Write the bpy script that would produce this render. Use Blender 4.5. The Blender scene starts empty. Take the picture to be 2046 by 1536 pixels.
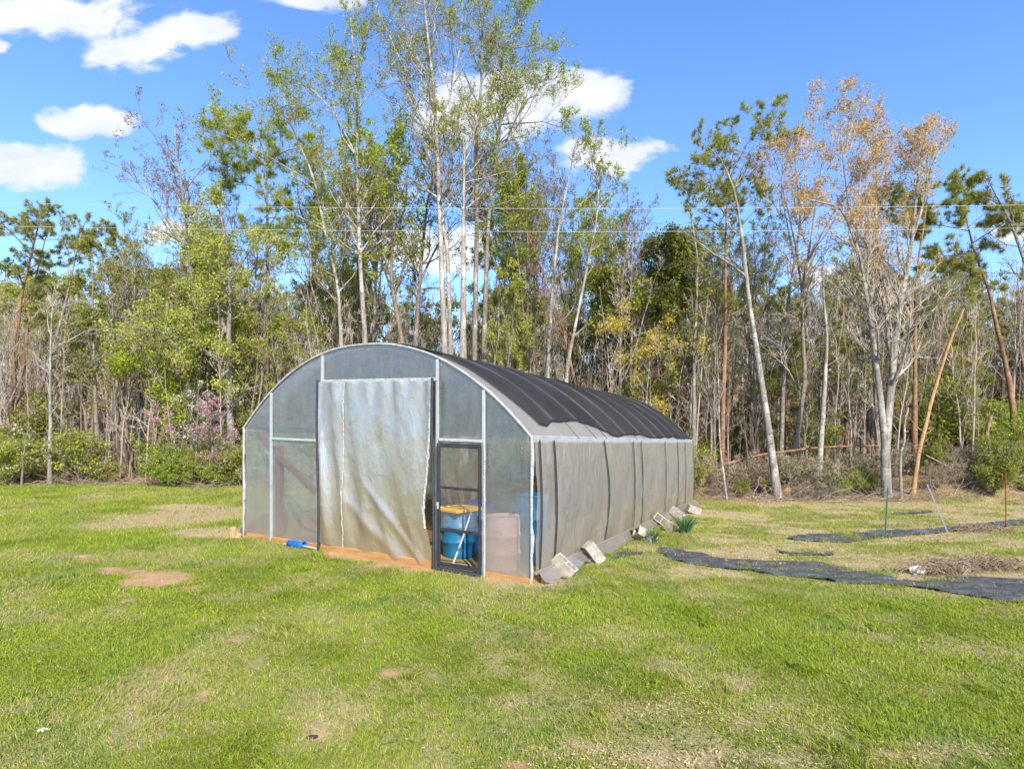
import bpy, math, random
import numpy as np
from mathutils import Vector, Matrix
S = bpy.context.scene
COL = S.collection
R = math.radians
# ------------------------------------------------------------------ camera
FPX, CX, YH, CZ = 1160.0, 1023.0, 862.0, 2.19      # focal length, centre, horizon (photo pixels), eye height
cam = bpy.data.cameras.new('camera'); camo = bpy.data.objects.new('camera', cam); COL.objects.link(camo)
cam.sensor_fit = 'HORIZONTAL'; cam.sensor_width = 36.0
cam.lens = FPX / 2046 * 36.0
cam.shift_y = (YH - 768) / 2046
cam.clip_end = 2000; cam.clip_start = 0.05
camo.location = (0, 0, CZ); camo.rotation_euler = (R(90), 0, 0)
S.camera = camo
# ------------------------------------------------------------------ sun, sky, exposure
SUN = Vector((0.24, -0.80, 0.62)).normalized()
sl = bpy.data.lights.new('sun', 'SUN'); sl.energy = 4.7; sl.angle = R(0.6); sl.color = (1.0, 0.90, 0.76)
so = bpy.data.objects.new('sun', sl); COL.objects.link(so)
so.rotation_euler = SUN.to_track_quat('Z', 'Y').to_euler(); so.location = (5, -20, 30)
S.view_settings.view_transform = 'Standard'; S.view_settings.look = 'None'
S.view_settings.exposure = 0.76; S.view_settings.gamma = 1.0; S.view_settings.use_curve_mapping = False
S.cycles.max_bounces = 8; S.cycles.diffuse_bounces = 3; S.cycles.glossy_bounces = 2
S.cycles.transmission_bounces = 4; S.cycles.transparent_max_bounces = 14
S.cycles.caustics_reflective = False; S.cycles.caustics_refractive = False
S.cycles.sample_clamp_indirect = 4.0
S.cycles.use_denoising = True
W = bpy.data.worlds.new('World'); S.world = W; W.use_nodes = True


class NT:
    """small helper to write node trees"""
    def __init__(s, tree):
        s.t = tree; s.n = tree.nodes; s.l = tree.links
    def new(s, typ, ins=None, **kw):
        n = s.n.new(typ)
        for k, v in kw.items(): setattr(n, k, v)
        for k, v in (ins or {}).items():
            if isinstance(v, bpy.types.NodeSocket): s.l.new(v, n.inputs[k])
            else: n.inputs[k].default_value = v
        return n
    def math(s, op, a, b=0.0, c=0.0, clamp=False):
        n = s.new('ShaderNodeMath', {0: a, 1: b, 2: c}, operation=op); n.use_clamp = clamp
        return n.outputs[0]
    def vmath(s, op, a, b=(0, 0, 0), c=(0, 0, 0)):
        n = s.new('ShaderNodeVectorMath', {0: a, 1: b}, operation=op)
        if op == 'MULTIPLY_ADD':
            n.inputs[2].default_value = c
        return n
    def noise(s, vec, scale, detail=4.0, rough=0.55, dist=0.0):
        return s.new('ShaderNodeTexNoise', {'Vector': vec, 'Scale': scale, 'Detail': detail, 'Roughness': rough, 'Distortion': dist}).outputs['Fac']
    def ramp(s, fac, stops, interp='LINEAR'):
        n = s.new('ShaderNodeValToRGB', {0: fac}); n.color_ramp.interpolation = interp
        e = n.color_ramp.elements
        while len(e) < len(stops): e.new(0.5)
        for i, (p, c) in enumerate(stops):
            e[i].position = p
            e[i].color = (c, c, c, 1) if isinstance(c, (int, float)) else (*c, 1)
        return n.outputs[0]
    def mix(s, fac, a, b, blend='MIX'):
        n = s.new('ShaderNodeMix', data_type='RGBA', blend_type=blend)
        for i, v in ((0, fac), (6, a), (7, b)):
            if isinstance(v, bpy.types.NodeSocket): s.l.new(v, n.inputs[i])
            else: n.inputs[i].default_value = v if i == 0 else (*v[:3], 1)
        return n.outputs[2]
    def scale(s, vec, xyz):
        return s.new('ShaderNodeVectorMath', {0: vec, 1: xyz}, operation='MULTIPLY').outputs[0]


def build_world():
    w = NT(W.node_tree); w.n.clear()
    sky = w.new('ShaderNodeTexSky', sky_type='NISHITA')
    sky.sun_disc = False; sky.sun_elevation = math.asin(SUN.z); sky.sun_rotation = math.atan2(SUN.x, SUN.y)
    sky.altitude = 250; sky.air_density = 1.0; sky.dust_density = 0.4; sky.ozone_density = 1.6
    hs = w.new('ShaderNodeHueSaturation', {'Color': sky.outputs[0], 'Saturation': 1.12, 'Hue': 0.5, 'Value': 1.55})
    blue = w.mix(1.0, hs.outputs[0], (.84, .96, 1.17), 'MULTIPLY')
    d = w.new('ShaderNodeTexCoord').outputs['Generated']
    sep = w.new('ShaderNodeSeparateXYZ', {0: d})
    yy = w.math('MAXIMUM', sep.outputs[1], 0.02)
    p = w.new('ShaderNodeCombineXYZ', {0: w.math('DIVIDE', sep.outputs[0], yy), 1: w.math('DIVIDE', sep.outputs[2], yy)}).outputs[0]
    # cumulus banks: heading and height (tangents), half width, half height, weight
    banks = [(105, 36, 250, 60, .85), (365, 64, 108, 38, .95), (240, 104, 130, 40, .75), (175, 242, 125, 38, 1.0), (40, 325, 150, 56, 1.05),
             (0, 95, 30, 16, .8), (620, 2, 115, 24, 1.0), (1000, 205, 215, 82, 1.0), (1180, 186, 92, 60, 1.1), (1210, 305, 125, 46, .9), (870, 500, 170, 60, .85),
             (720, 410, 120, 60, .6), (2040, 455, 75, 34, .9), (1720, 560, 160, 40, .65), (340, 470, 60, 30, .7), (-300, 60, 200, 60, 1.0), (2400, 200, 220, 60, 1.0)]
    warp = w.new('ShaderNodeTexNoise', {'Vector': p, 'Scale': 7.0, 'Detail': 3.0}).outputs['Color']
    pw = w.vmath('ADD', p, w.vmath('MULTIPLY', w.vmath('SUBTRACT', warp, (.5, .5, .5)).outputs[0], (.07, .05, 0)).outputs[0]).outputs[0]
    acc = None
    for (px, py, rx, ry, wt) in banks:
        c = ((px - CX) / FPX, (YH - py) / FPX); r = (rx / FPX, ry / FPX)
        q = w.vmath('MULTIPLY_ADD', pw, (1 / r[0], 1 / r[1], 0), (-c[0] / r[0], -c[1] / r[1], 0)).outputs[0]
        ln = w.new('ShaderNodeVectorMath', {0: q}, operation='LENGTH').outputs['Value']
        m = w.math('MULTIPLY_ADD', ln, -wt, wt)
        acc = m if acc is None else w.math('SMOOTH_MAX', acc, m, 0.12)
    fb = w.noise(w.scale(p, (1, 1.7, 1)), 11.0, 7.0, 0.58, 0.3)
    dens = w.math('ADD', w.math('MULTIPLY', acc, 1.0), w.math('MULTIPLY_ADD', fb, 1.9, -0.97))
    cov = w.new('ShaderNodeMapRange', {0: dens, 1: -0.06, 2: 0.42, 3: 0.0, 4: 0.97}, interpolation_type='SMOOTHSTEP').outputs[0]
    front = w.math('GREATER_THAN', sep.outputs[1], 0.03)
    cov = w.math('MULTIPLY', cov, front)
    shade = w.noise(w.scale(p, (1, 2.2, 1)), 9.0, 5.0, 0.5)
    ccol = w.ramp(shade, [(0.3, (4.3, 4.7, 5.4)), (0.62, (5.7, 5.8, 6.0))])
    col = w.mix(cov, blue, ccol)
    bg = w.new('ShaderNodeBackground', {'Color': col, 'Strength': 0.11})
    w.new('ShaderNodeOutputWorld', {0: bg.outputs[0]})


build_world()
# ------------------------------------------------------------------ numpy tools
rng = np.random.default_rng(7)


def hash2(ix, iy, seed):
    h = (ix.astype(np.int64) * 374761393 + iy.astype(np.int64) * 668265263 + seed * 1442695041) & 0xFFFFFFFF
    h = ((h ^ (h >> 13)) * 1274126177) & 0xFFFFFFFF
    return ((h ^ (h >> 16)) & 0xFFFF) / 65535.0


def vnoise(x, y, seed=0):
    x = np.asarray(x, float); y = np.asarray(y, float)
    ix = np.floor(x); iy = np.floor(y); fx = x - ix; fy = y - iy
    ix = ix.astype(np.int64); iy = iy.astype(np.int64)
    fx = fx * fx * (3 - 2 * fx); fy = fy * fy * (3 - 2 * fy)
    a = hash2(ix, iy, seed); b = hash2(ix + 1, iy, seed); c = hash2(ix, iy + 1, seed); d = hash2(ix + 1, iy + 1, seed)
    return (a * (1 - fx) + b * fx) * (1 - fy) + (c * (1 - fx) + d * fx) * fy


def fbm(x, y, seed=0, octaves=4):
    s = 0; amp = 0.5; tot = 0
    for o in range(octaves):
        s = s + amp * vnoise(x * 2 ** o + 17 * o, y * 2 ** o + 31 * o, seed + o); tot += amp; amp *= 0.55
    return s / tot


def sstep(a, b, x):
    t = np.clip((np.asarray(x, float) - a) / (b - a), 0, 1); return t * t * (3 - 2 * t)


def nrm(v):
    return v / np.maximum(np.linalg.norm(v, axis=-1, keepdims=True), 1e-9)


class Geo:
    def __init__(s):
        s.v = []; s.f = {3: [], 4: []}; s.m = {3: [], 4: []}; s.c = []; s.nv = 0
    def add(s, v, faces, mat=0, col=None):
        v = np.asarray(v, float).reshape(-1, 3); faces = np.asarray(faces, np.int64)
        if len(faces) == 0: return
        s.v.append(v); k = faces.shape[1]
        s.f[k].append(faces + s.nv); s.m[k].append(np.full(len(faces), mat, np.int32))
        if col is None: col = np.ones((len(v), 3)) * .5
        col = np.asarray(col, float)
        if col.ndim == 1: col = np.tile(col, (len(v), 1))
        s.c.append(col); s.nv += len(v)
    def ngon(s, pts, mat=0, col=None):           # fan of triangles round the centre
        pts = np.asarray(pts, float); n = len(pts)
        v = np.vstack([pts, pts.mean(0)])
        s.add(v, [(i, (i + 1) % n, n) for i in range(n)], mat, col)
    def box(s, c, size, mat=0, rot=None, taper=1.0, col=None, bevel=0.0):
        x, y, z = np.array(size) / 2.0
        b = min(bevel, x * .45, y * .45, z * .45)
        if b <= 0:
            v = np.array([[-x, -y, -z], [x, -y, -z], [x, y, -z], [-x, y, -z], [-x * taper, -y * taper, z], [x * taper, -y * taper, z], [x * taper, y * taper, z], [-x * taper, y * taper, z]])
            f = [(3, 2, 1, 0), (4, 5, 6, 7), (0, 1, 5, 4), (1, 2, 6, 5), (2, 3, 7, 6), (3, 0, 4, 7)]
            if rot is not None: v = v @ np.array(rot).T
            s.add(v + np.array(c), f, mat, col); return
        rings = []
        for (zz, i) in ((-z, b), (-z + b, 0), (z - b, 0), (z, b)):
            xx, yy = x - i, y - i; bb = b * .7
            rings.append([(-xx + bb, -yy, zz), (xx - bb, -yy, zz), (xx, -yy + bb, zz), (xx, yy - bb, zz), (xx - bb, yy, zz), (-xx + bb, yy, zz), (-xx, yy - bb, zz), (-xx, -yy + bb, zz)])
        v = np.array(rings).reshape(-1, 3)
        if rot is not None: v = v @ np.array(rot).T
        v = v + np.array(c)
        f = [(r * 8 + i, r * 8 + (i + 1) % 8, (r + 1) * 8 + (i + 1) % 8, (r + 1) * 8 + i) for r in range(3) for i in range(8)]
        s.add(v, f, mat, col)
        s.ngon(v[:8][::-1], mat, col); s.ngon(v[24:], mat, col)
    def tubes(s, P, Rr, sides=6, mat=0, col=None, caps=False):
        P = np.asarray(P, float); Rr = np.asarray(Rr, float)
        n, k = P.shape[:2]
        if n == 0: return
        T = np.empty_like(P); T[:, 1:-1] = P[:, 2:] - P[:, :-2]; T[:, 0] = P[:, 1] - P[:, 0]; T[:, -1] = P[:, -1] - P[:, -2]
        T = nrm(T)
        avg = nrm(P[:, -1] - P[:, 0])
        ref = np.where(np.abs(avg[:, 2:3]) > .8, np.array([[1., 0, 0]]), np.array([[0, 0, 1.]]))[:, None, :]
        U = nrm(np.cross(T, np.broadcast_to(ref, T.shape))); V = np.cross(T, U)
        a = np.arange(sides) * 2 * np.pi / sides
        ring = U[:, :, None, :] * np.cos(a)[None, None, :, None] + V[:, :, None, :] * np.sin(a)[None, None, :, None]
        vv = (P[:, :, None, :] + ring * Rr[:, :, None, None]).reshape(-1, 3)
        b = (np.arange(n) * k * sides)[:, None, None] + (np.arange(k - 1) * sides)[None, :, None]
        j = np.arange(sides)[None, None, :]; j2 = (j + 1) % sides
        f = np.stack([b + j, b + j2, b + sides + j2, b + sides + j], -1).reshape(-1, 4)
        cc = None
        if col is not None:
            col = np.asarray(col, float)
            cc = np.repeat(col, k * sides, axis=0) if col.ndim == 2 else col
        s.add(vv, f, mat, cc)
        if caps:
            for i in range(n):
                for e in (0, k - 1):
                    q = vv.reshape(n, k, sides, 3)[i, e]
                    s.ngon(q if e else q[::-1], mat, None if col is None else (col if col.ndim == 1 else col[i]))
    def tube(s, pts, r, sides=8, mat=0, col=None, caps=True):
        pts = np.asarray(pts, float); r = np.broadcast_to(np.asarray(r, float), (len(pts),))
        s.tubes(pts[None], r[None], sides, mat, col, caps)
    def grid(s, Pg, mat=0, col=None, mask=None):
        Pg = np.asarray(Pg, float); n, m = Pg.shape[:2]
        i, j = np.meshgrid(np.arange(n - 1), np.arange(m - 1), indexing='ij')
        f = np.stack([i * m + j, (i + 1) * m + j, (i + 1) * m + j + 1, i * m + j + 1], -1)
        f = f[mask] if mask is not None else f.reshape(-1, 4)
        s.add(Pg.reshape(-1, 3), f, mat, None if col is None else np.asarray(col).reshape(-1, 3))
    def lathe(s, prof, n=28, mat=0, M=None, col=None):
        prof = np.asarray(prof, float); a = np.arange(n + 1) * 2 * np.pi / n
        g = np.stack([prof[:, None, 0] * np.cos(a), prof[:, None, 0] * np.sin(a), np.broadcast_to(prof[:, None, 1], (len(prof), n + 1))], -1)
        if M is not None: g = g @ np.array(M.to_3x3()).T + np.array(M.translation)
        s.grid(g.transpose(1, 0, 2), mat, None if col is None else np.tile(col, (g.shape[0] * g.shape[1], 1)))
    def merged(s):
        v = np.vstack(s.v) if s.v else np.zeros((0, 3)); c = np.vstack(s.c) if s.c else np.zeros((0, 3))
        f = {k: (np.vstack(s.f[k]) if s.f[k] else np.zeros((0, k), np.int64)) for k in (3, 4)}
        m = {k: (np.concatenate(s.m[k]) if s.m[k] else np.zeros(0, np.int32)) for k in (3, 4)}
        return v, c, f, m
    def stamp(s, other, locs, rots, scales, tint=None):
        """append many moved copies of another Geo's arrays"""
        v, c, f, m = other.merged(); n = len(locs)
        ca, sa = np.cos(rots), np.sin(rots)
        X = (v[None, :, 0] * ca[:, None] - v[None, :, 1] * sa[:, None]); Y = (v[None, :, 0] * sa[:, None] + v[None, :, 1] * ca[:, None])
        Z = np.broadcast_to(v[None, :, 2], X.shape)
        VV = np.stack([X, Y, Z], -1) * scales[:, None, None] + locs[:, None, :]
        CC = np.broadcast_to(c[None], (n,) + c.shape)
        if tint is not None: CC = np.clip(CC * tint[:, None, :], 0, 1)
        off = (np.arange(n) * len(v))[:, None, None] + s.nv
        s.v.append(VV.reshape(-1, 3)); s.c.append(CC.reshape(-1, 3)); s.nv += n * len(v)
        for k in (3, 4):
            if len(f[k]):
                s.f[k].append((f[k][None] + off).reshape(-1, k)); s.m[k].append(np.tile(m[k], n))
    def build(s, name, mats, parent=None, loc=None, smooth=False):
        v, c, f, m = s.merged()
        if loc is not None: v = v - np.array(loc)
        me = bpy.data.meshes.new(name)
        f3, f4 = f[3], f[4]
        me.vertices.add(len(v)); me.vertices.foreach_set('co', v.astype(np.float32).ravel())
        loops = np.concatenate([f4.ravel(), f3.ravel()]).astype(np.int32)
        me.loops.add(len(loops)); me.loops.foreach_set('vertex_index', loops)
        st = np.concatenate([np.arange(len(f4)) * 4, len(f4) * 4 + np.arange(len(f3)) * 3]).astype(np.int32)
        me.polygons.add(len(st)); me.polygons.foreach_set('loop_start', st)
        me.polygons.foreach_set('material_index', np.concatenate([m[4], m[3]]).astype(np.int32))
        me.polygons.foreach_set('use_smooth', np.full(len(st), smooth))
        me.update(calc_edges=True)
        at = me.color_attributes.new('col', 'FLOAT_COLOR', 'POINT')
        at.data.foreach_set('color', np.hstack([c, np.ones((len(c), 1))]).astype(np.float32).ravel())
        for mt in (mats if isinstance(mats, (list, tuple)) else [mats]): me.materials.append(mt)
        o = bpy.data.objects.new(name, me); COL.objects.link(o)
        if parent is not None: o.parent = parent
        return o


def tag(o, label=None, cat=None, group=None, kind=None):
    if label: o['label'] = label
    if cat: o['category'] = cat
    if group: o['group'] = group
    if kind: o['kind'] = kind
    return o


def empty(name, loc, label, cat, group=None, rz=0.0):
    o = bpy.data.objects.new(name, None); COL.objects.link(o); o.location = tuple(loc); o.rotation_euler = (0, 0, rz)
    o.empty_display_size = 0.2
    return tag(o, label, cat, group)


def copy_thing(o, loc, rz, sc, label, group):
    c = o.copy(); COL.objects.link(c); c.location = tuple(loc); c.rotation_euler = (0, 0, rz); c.scale = (sc, sc, sc)
    c['label'] = label; c['group'] = group
    for ch in o.children:
        d = ch.copy(); COL.objects.link(d); d.parent = c
        for g in ch.children:
            e = g.copy(); COL.objects.link(e); e.parent = d
    return c


def Rz(a): return np.array(Matrix.Rotation(a, 3, 'Z'))
def eul(x, y, z):
    from mathutils import Euler
    return np.array(Euler((x, y, z)).to_matrix())


# ------------------------------------------------------------------ the lie of the land
GN = np.array([0.30, 8.40]); GU = np.array([0.466, 0.885]); GV = np.array([-0.885, 0.466])   # greenhouse corner, length and width directions
GWID, GLEN, HIP, RISE = 6.2, 12.0, 2.1, 1.48


def gz(x, y, rough=True):
    x = np.asarray(x, float); y = np.asarray(y, float)
    a = (x - GN[0]) * GV[0] + (y - GN[1]) * GV[1]; b = (x - GN[0]) * GU[0] + (y - GN[1]) * GU[1]
    z = .16 * np.clip(a / 6.2, -.6, 1.2) - .21 * np.clip(b / 12.0, -.5, 1.15)
    z = z + sstep(26, 85, y) * 10.5 + .85 * sstep(13.0, 17.5, x) * sstep(20.3, 23.2, y)
    if rough:
        w = 1 - sstep(0.2, 1.0, 1.2 - np.maximum(np.abs(a - 3.1) - 3.1, np.abs(b - 6) - 6))   # flat close to the greenhouse
        z = z + (fbm(x * .55, y * .55, 3, 3) - .5) * .10 * w + (fbm(x * 3, y * 3, 9, 2) - .5) * .03
    return z


def ray(px, py, d):
    return np.array([(px - CX) / FPX * d, d, CZ + (YH - py) / FPX * d])


def ground(px, py):
    d = FPX * 2.2 / max(py - YH, 5)
    for _ in range(12):
        x = (px - CX) / FPX * d; d = FPX * (CZ - float(gz(x, d))) / max(py - YH, 5)
    return np.array([(px - CX) / FPX * d, d, float(gz((px - CX) / FPX * d, d))])


# ------------------------------------------------------------------ materials
def mat(name):
    m = bpy.data.materials.new(name); m.use_nodes = True
    t = NT(m.node_tree); t.n.clear()
    out = t.new('ShaderNodeOutputMaterial')
    return m, t, out


def pbsdf(t, out, col, rough=.7, spec=.3, bump=None, bstr=.3, bdist=.02, metal=0.0):
    p = t.new('ShaderNodeBsdfPrincipled', {'Roughness': rough, 'Metallic': metal, 'Specular IOR Level': spec})
    if isinstance(col, bpy.types.NodeSocket): t.l.new(col, p.inputs['Base Color'])
    else: p.inputs['Base Color'].default_value = (*col, 1)
    if bump is not None:
        b = t.new('ShaderNodeBump', {'Height': bump, 'Strength': bstr, 'Distance': bdist})
        t.l.new(b.outputs[0], p.inputs['Normal'])
    if out is not None: t.l.new(p.outputs[0], out.inputs[0])
    return p


def obj_coord(t): return t.new('ShaderNodeTexCoord').outputs['Object']
def vcol(t): return t.new('ShaderNodeVertexColor', layer_name='col').outputs['Color']


def plain(name, c1, c2, scale=6, rough=.7, spec=.3, metal=0.0, bstr=.15, stretch=(1, 1, 1), bdist=.01):
    m, t, o = mat(name); v = t.scale(obj_coord(t), stretch)
    n = t.noise(v, scale, 5, .6)
    pbsdf(t, o, t.ramp(n, [(.3, c1), (.7, c2)]), rough, spec, t.noise(v, scale * 4, 4), bstr, bdist, metal)
    return m


def bark(name, dark, lightc, patch, patch_amt=.5, fiss=9.0):
    m, t, o = mat(name); c = obj_coord(t)
    n1 = t.noise(t.scale(c, (1, 1, .16)), fiss, 5, .65, .4)
    base = t.ramp(n1, [(.32, dark), (.62, lightc)])
    n2 = t.noise(t.scale(c, (1, 1, .55)), 3.2, 5, .65)
    pm = t.ramp(n2, [(.60 - .22 * patch_amt, 0.0), (.70 - .18 * patch_amt, 1.0)])
    base = t.mix(t.math('MULTIPLY', pm, .85), base, patch)
    sc = t.noise(t.scale(c, (1, 1, 5)), 5.5, 3, .5)         # dark lenticels and old branch scars
    base = t.mix(t.ramp(sc, [(.58, 0.0), (.66, .75)]), base, tuple(.35 * q for q in dark))
    pbsdf(t, o, base, .9, .15, n1, .8, .03)
    return m


M = {}
M['bark_white'] = bark('pale_bark', (.15, .125, .10), (.36, .32, .27), (.55, .51, .45), .5)
M['bark_pale'] = bark('pale_grey_bark', (.13, .11, .09), (.29, .26, .22), (.45, .42, .375), .5)
M['bark_grey'] = bark('grey_bark', (.10, .085, .07), (.25, .22, .185), (.38, .355, .32), .4)
M['bark_dark'] = bark('dark_bark', (.10, .08, .06), (.26, .21, .165), (.33, .29, .24), .3)
M['bark_pine'] = bark('pine_bark', (.12, .07, .045), (.32, .18, .10), (.36, .24, .15), .35, 6.0)
M['wood_bare'] = bark('stripped_wood', (.27, .155, .07), (.48, .30, .145), (.33, .27, .21), .3)


def leafmat(name, trans=.45, gloss=.25):
    m, t, o = mat(name); c = vcol(t)
    d = t.new('ShaderNodeBsdfPrincipled', {'Base Color': c, 'Roughness': .6, 'Specular IOR Level': gloss})
    tr = t.new('ShaderNodeBsdfTranslucent', {'Color': t.mix(1.0, c, (1.15, 1.1, .6), 'MULTIPLY')})
    mx = t.new('ShaderNodeMixShader', {0: trans, 1: d.outputs[0], 2: tr.outputs[0]})
    t.l.new(mx.outputs[0], o.inputs[0])
    return m


M['leaf'] = leafmat('leaf_tissue', .50)
M['needle'] = leafmat('pine_needles', .45)
M['grass'] = leafmat('grass_blades', .42)


def twigmat():
    m, t, o = mat('twig_bark'); pbsdf(t, o, vcol(t), .85, .15); return m


M['twig'] = twigmat()


def groundmat():
    m, t, o = mat('meadow_soil'); c = obj_coord(t); k = vcol(t)
    sp = t.new('ShaderNodeSeparateColor', {0: k})
    n1 = t.noise(c, 3.0, 8, .65); n2 = t.noise(c, 38.0, 5, .65); n3 = t.noise(c, 160.0, 3, .6)
    thatch = t.ramp(n2, [(.3, (.10, .12, .025)), (.55, (.20, .215, .05)), (.75, (.33, .29, .12))])
    straw = t.ramp(n2, [(.28, (.20, .145, .07)), (.5, (.40, .31, .17)), (.75, (.56, .45, .27))])
    clay = t.ramp(n1, [(.3, (.35, .195, .095)), (.6, (.46, .29, .155)), (.8, (.53, .39, .25))])
    clay = t.mix(t.ramp(n3, [(.45, 0.0), (.7, .45)]), clay, (.58, .40, .24))
    litter = t.ramp(n2, [(.3, (.13, .08, .042)), (.5, (.28, .185, .105)), (.72, (.45, .33, .21))])
    col = t.mix(sp.outputs[1], thatch, straw)
    col = t.mix(sp.outputs[2], col, litter)
    edge = t.math('ADD', sp.outputs[0], t.math('MULTIPLY_ADD', n2, .5, -.25))
    col = t.mix(t.ramp(t.math('ADD', edge, t.math('MULTIPLY_ADD', n3, .5, -.25)), [(.30, 0.0), (.85, 1.0)]), col, clay)
    h = t.math('ADD', t.math('MULTIPLY', n2, 1.0), t.math('MULTIPLY', n3, .5))
    pbsdf(t, o, col, .95, .1, h, .6, .02)
    return m


M['ground'] = groundmat()


def film(name, tint, trans, dirt_glow, dirt_glow_h, wr_scale=(1, 1, 1), wr=.25, gloss=.10, back=.5, dirt_glow_amt=.8):
    """weathered polythene: part see-through, part milky, with a low-down tone for splashed mud and, on end walls, painted inside light"""
    m, t, o = mat(name); c = obj_coord(t)
    sep = t.new('ShaderNodeSeparateXYZ', {0: c})
    w = t.math('ADD', t.noise(t.scale(c, wr_scale), 2.2, 2, .5, 1.6), t.math('MULTIPLY', t.ramp(t.noise(t.scale(c, (wr_scale[0] * .6, wr_scale[1] * .6, wr_scale[2] * 2.2)), 4.0, 1, .4, 2.5), [(.47, 0.0), (.5, 1.0), (.53, 0.0)]), .10))
    st = t.noise(t.scale(c, (1.3, 1.3, .5)), 4.0, 6, .7)
    low = t.new('ShaderNodeMapRange', {0: t.math('ADD', sep.outputs[2], t.math('MULTIPLY_ADD', st, -1.1, .55)), 1: dirt_glow_h, 2: -.05, 3: 0.0, 4: 1.0}).outputs[0]
    stain = t.math('MULTIPLY', t.ramp(st, [(.46, 0.0), (.70, .36)]), 1.0)
    dm = t.math('MULTIPLY', t.math('MAXIMUM', low, stain), dirt_glow_amt, clamp=True)
    colr = t.mix(dm, tint, dirt_glow)
    b = t.new('ShaderNodeBump', {'Height': w, 'Strength': wr, 'Distance': .06})
    df = t.new('ShaderNodeBsdfDiffuse', {'Color': colr, 'Normal': b.outputs[0]})
    tl = t.new('ShaderNodeBsdfTranslucent', {'Color': colr, 'Normal': b.outputs[0]})
    milky = t.new('ShaderNodeMixShader', {0: back, 1: df.outputs[0], 2: tl.outputs[0]})
    tp = t.new('ShaderNodeBsdfTransparent', {'Color': t.mix(dm, (.93, .95, .97), (.80, .70, .55))})
    fac = t.math('SUBTRACT', trans, t.math('MULTIPLY', dm, trans * .75), clamp=True)
    body = t.new('ShaderNodeMixShader', {0: fac, 1: milky.outputs[0], 2: tp.outputs[0]})
    gl = t.new('ShaderNodeBsdfGlossy', {'Color': (1, 1, 1, 1), 'Roughness': .28, 'Normal': b.outputs[0]})
    lw = t.new('ShaderNodeLayerWeight', {'Blend': .25, 'Normal': b.outputs[0]})
    gf = t.math('MULTIPLY_ADD', lw.outputs['Fresnel'], .35, gloss * .35, clamp=True)
    fin = t.new('ShaderNodeMixShader', {0: gf, 1: body.outputs[0], 2: gl.outputs[0]})
    t.l.new(fin.outputs[0], o.inputs[0])
    return m


M['film_end'] = film('end_wall_polythene', (.50, .53, .56), .80, (.68, .58, .42), 1.5, (.8, .8, 1.3), .13, .34, .5, .62)  # bright beige low down: mud plus glow of the sunlit inside, painted into the colour
M['film_side'] = film('side_polythene', (.62, .585, .52), .44, (.44, .35, .22), .9, (1.0, 1.0, .7), .60, .12, .5, .8)
M['film_roof'] = film('roof_polythene', (.62, .66, .70), .42, (.5, .45, .38), -1, (.6, 1.5, 1), .2, .3)


def curtainmat():
    m, t, o = mat('woven_reinforced_sheet'); c = obj_coord(t); sep = t.new('ShaderNodeSeparateXYZ', {0: c})
    line = t.new('ShaderNodeTexWave', {'Vector': t.scale(c, (0, 0, 1)), 'Scale': 11.0, 'Distortion': 2.5, 'Detail': 3.0, 'Detail Scale': 2.0}, wave_type='BANDS', bands_direction='Z').outputs['Fac']
    st = t.noise(t.scale(c, (1.0, 1, 1.2)), 2.2, 7, .7)
    bl = t.noise(t.scale(c, (1.3, 1, .9)), 3.1, 5, .65)
    base = t.mix(t.ramp(bl, [(.45, 0.0), (.62, .55)]), (.45, .435, .395), (.36, .425, .475))
    low = t.new('ShaderNodeMapRange', {0: t.math('ADD', sep.outputs[2], t.math('MULTIPLY_ADD', st, -2.6, 1.3)), 1: 2.2, 2: .55, 3: 0.0, 4: 1.0}).outputs[0]
    dm = t.math('MAXIMUM', low, t.ramp(st, [(.46, 0.0), (.62, .60)]), clamp=True)
    colr = t.mix(dm, base, (.37, .275, .155))
    colr = t.mix(t.math('MULTIPLY', line, .03), colr, (.36, .34, .30))
    b = t.new('ShaderNodeBump', {'Height': t.math('ADD', t.math('MULTIPLY', line, .015), t.noise(t.scale(c, (2.2, 1, .9)), 4, 5, .6, .8)), 'Strength': .35, 'Distance': .05})
    df = t.new('ShaderNodeBsdfDiffuse', {'Color': colr, 'Normal': b.outputs[0]}); tl = t.new('ShaderNodeBsdfTranslucent', {'Color': colr})
    mk = t.new('ShaderNodeMixShader', {0: .35, 1: df.outputs[0], 2: tl.outputs[0]})
    tp = t.new('ShaderNodeBsdfTransparent', {'Color': (.9, .9, .88, 1)})
    b2 = t.new('ShaderNodeMixShader', {0: t.math('MULTIPLY_ADD', dm, -.18, .30), 1: mk.outputs[0], 2: tp.outputs[0]})
    gl = t.new('ShaderNodeBsdfGlossy', {'Color': (1, 1, 1, 1), 'Roughness': .31, 'Normal': b.outputs[0]})
    f = t.new('ShaderNodeMixShader', {0: t.math('MULTIPLY_ADD', dm, -.13, .32), 1: b2.outputs[0], 2: gl.outputs[0]})
    t.l.new(f.outputs[0], o.inputs[0])
    return m


M['curtain'] = curtainmat()


def shademat():
    m, t, o = mat('black_shade_net'); c = obj_coord(t)
    n = t.noise(t.scale(c, (1.0, 6, 1.0)), 2.5, 4, .6)
    col = t.mix(1.0, vcol(t), t.ramp(n, [(.3, .65), (.7, 1.3)]), 'MULTIPLY')
    d = t.new('ShaderNodeBsdfPrincipled', {'Base Color': col, 'Roughness': .75, 'Specular IOR Level': .25})
    tp = t.new('ShaderNodeBsdfTransparent')
    mx = t.new('ShaderNodeMixShader', {0: .20, 1: d.outputs[0], 2: tp.outputs[0]})
    t.l.new(mx.outputs[0], o.inputs[0])
    return m


M['shade'] = shademat()


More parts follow.
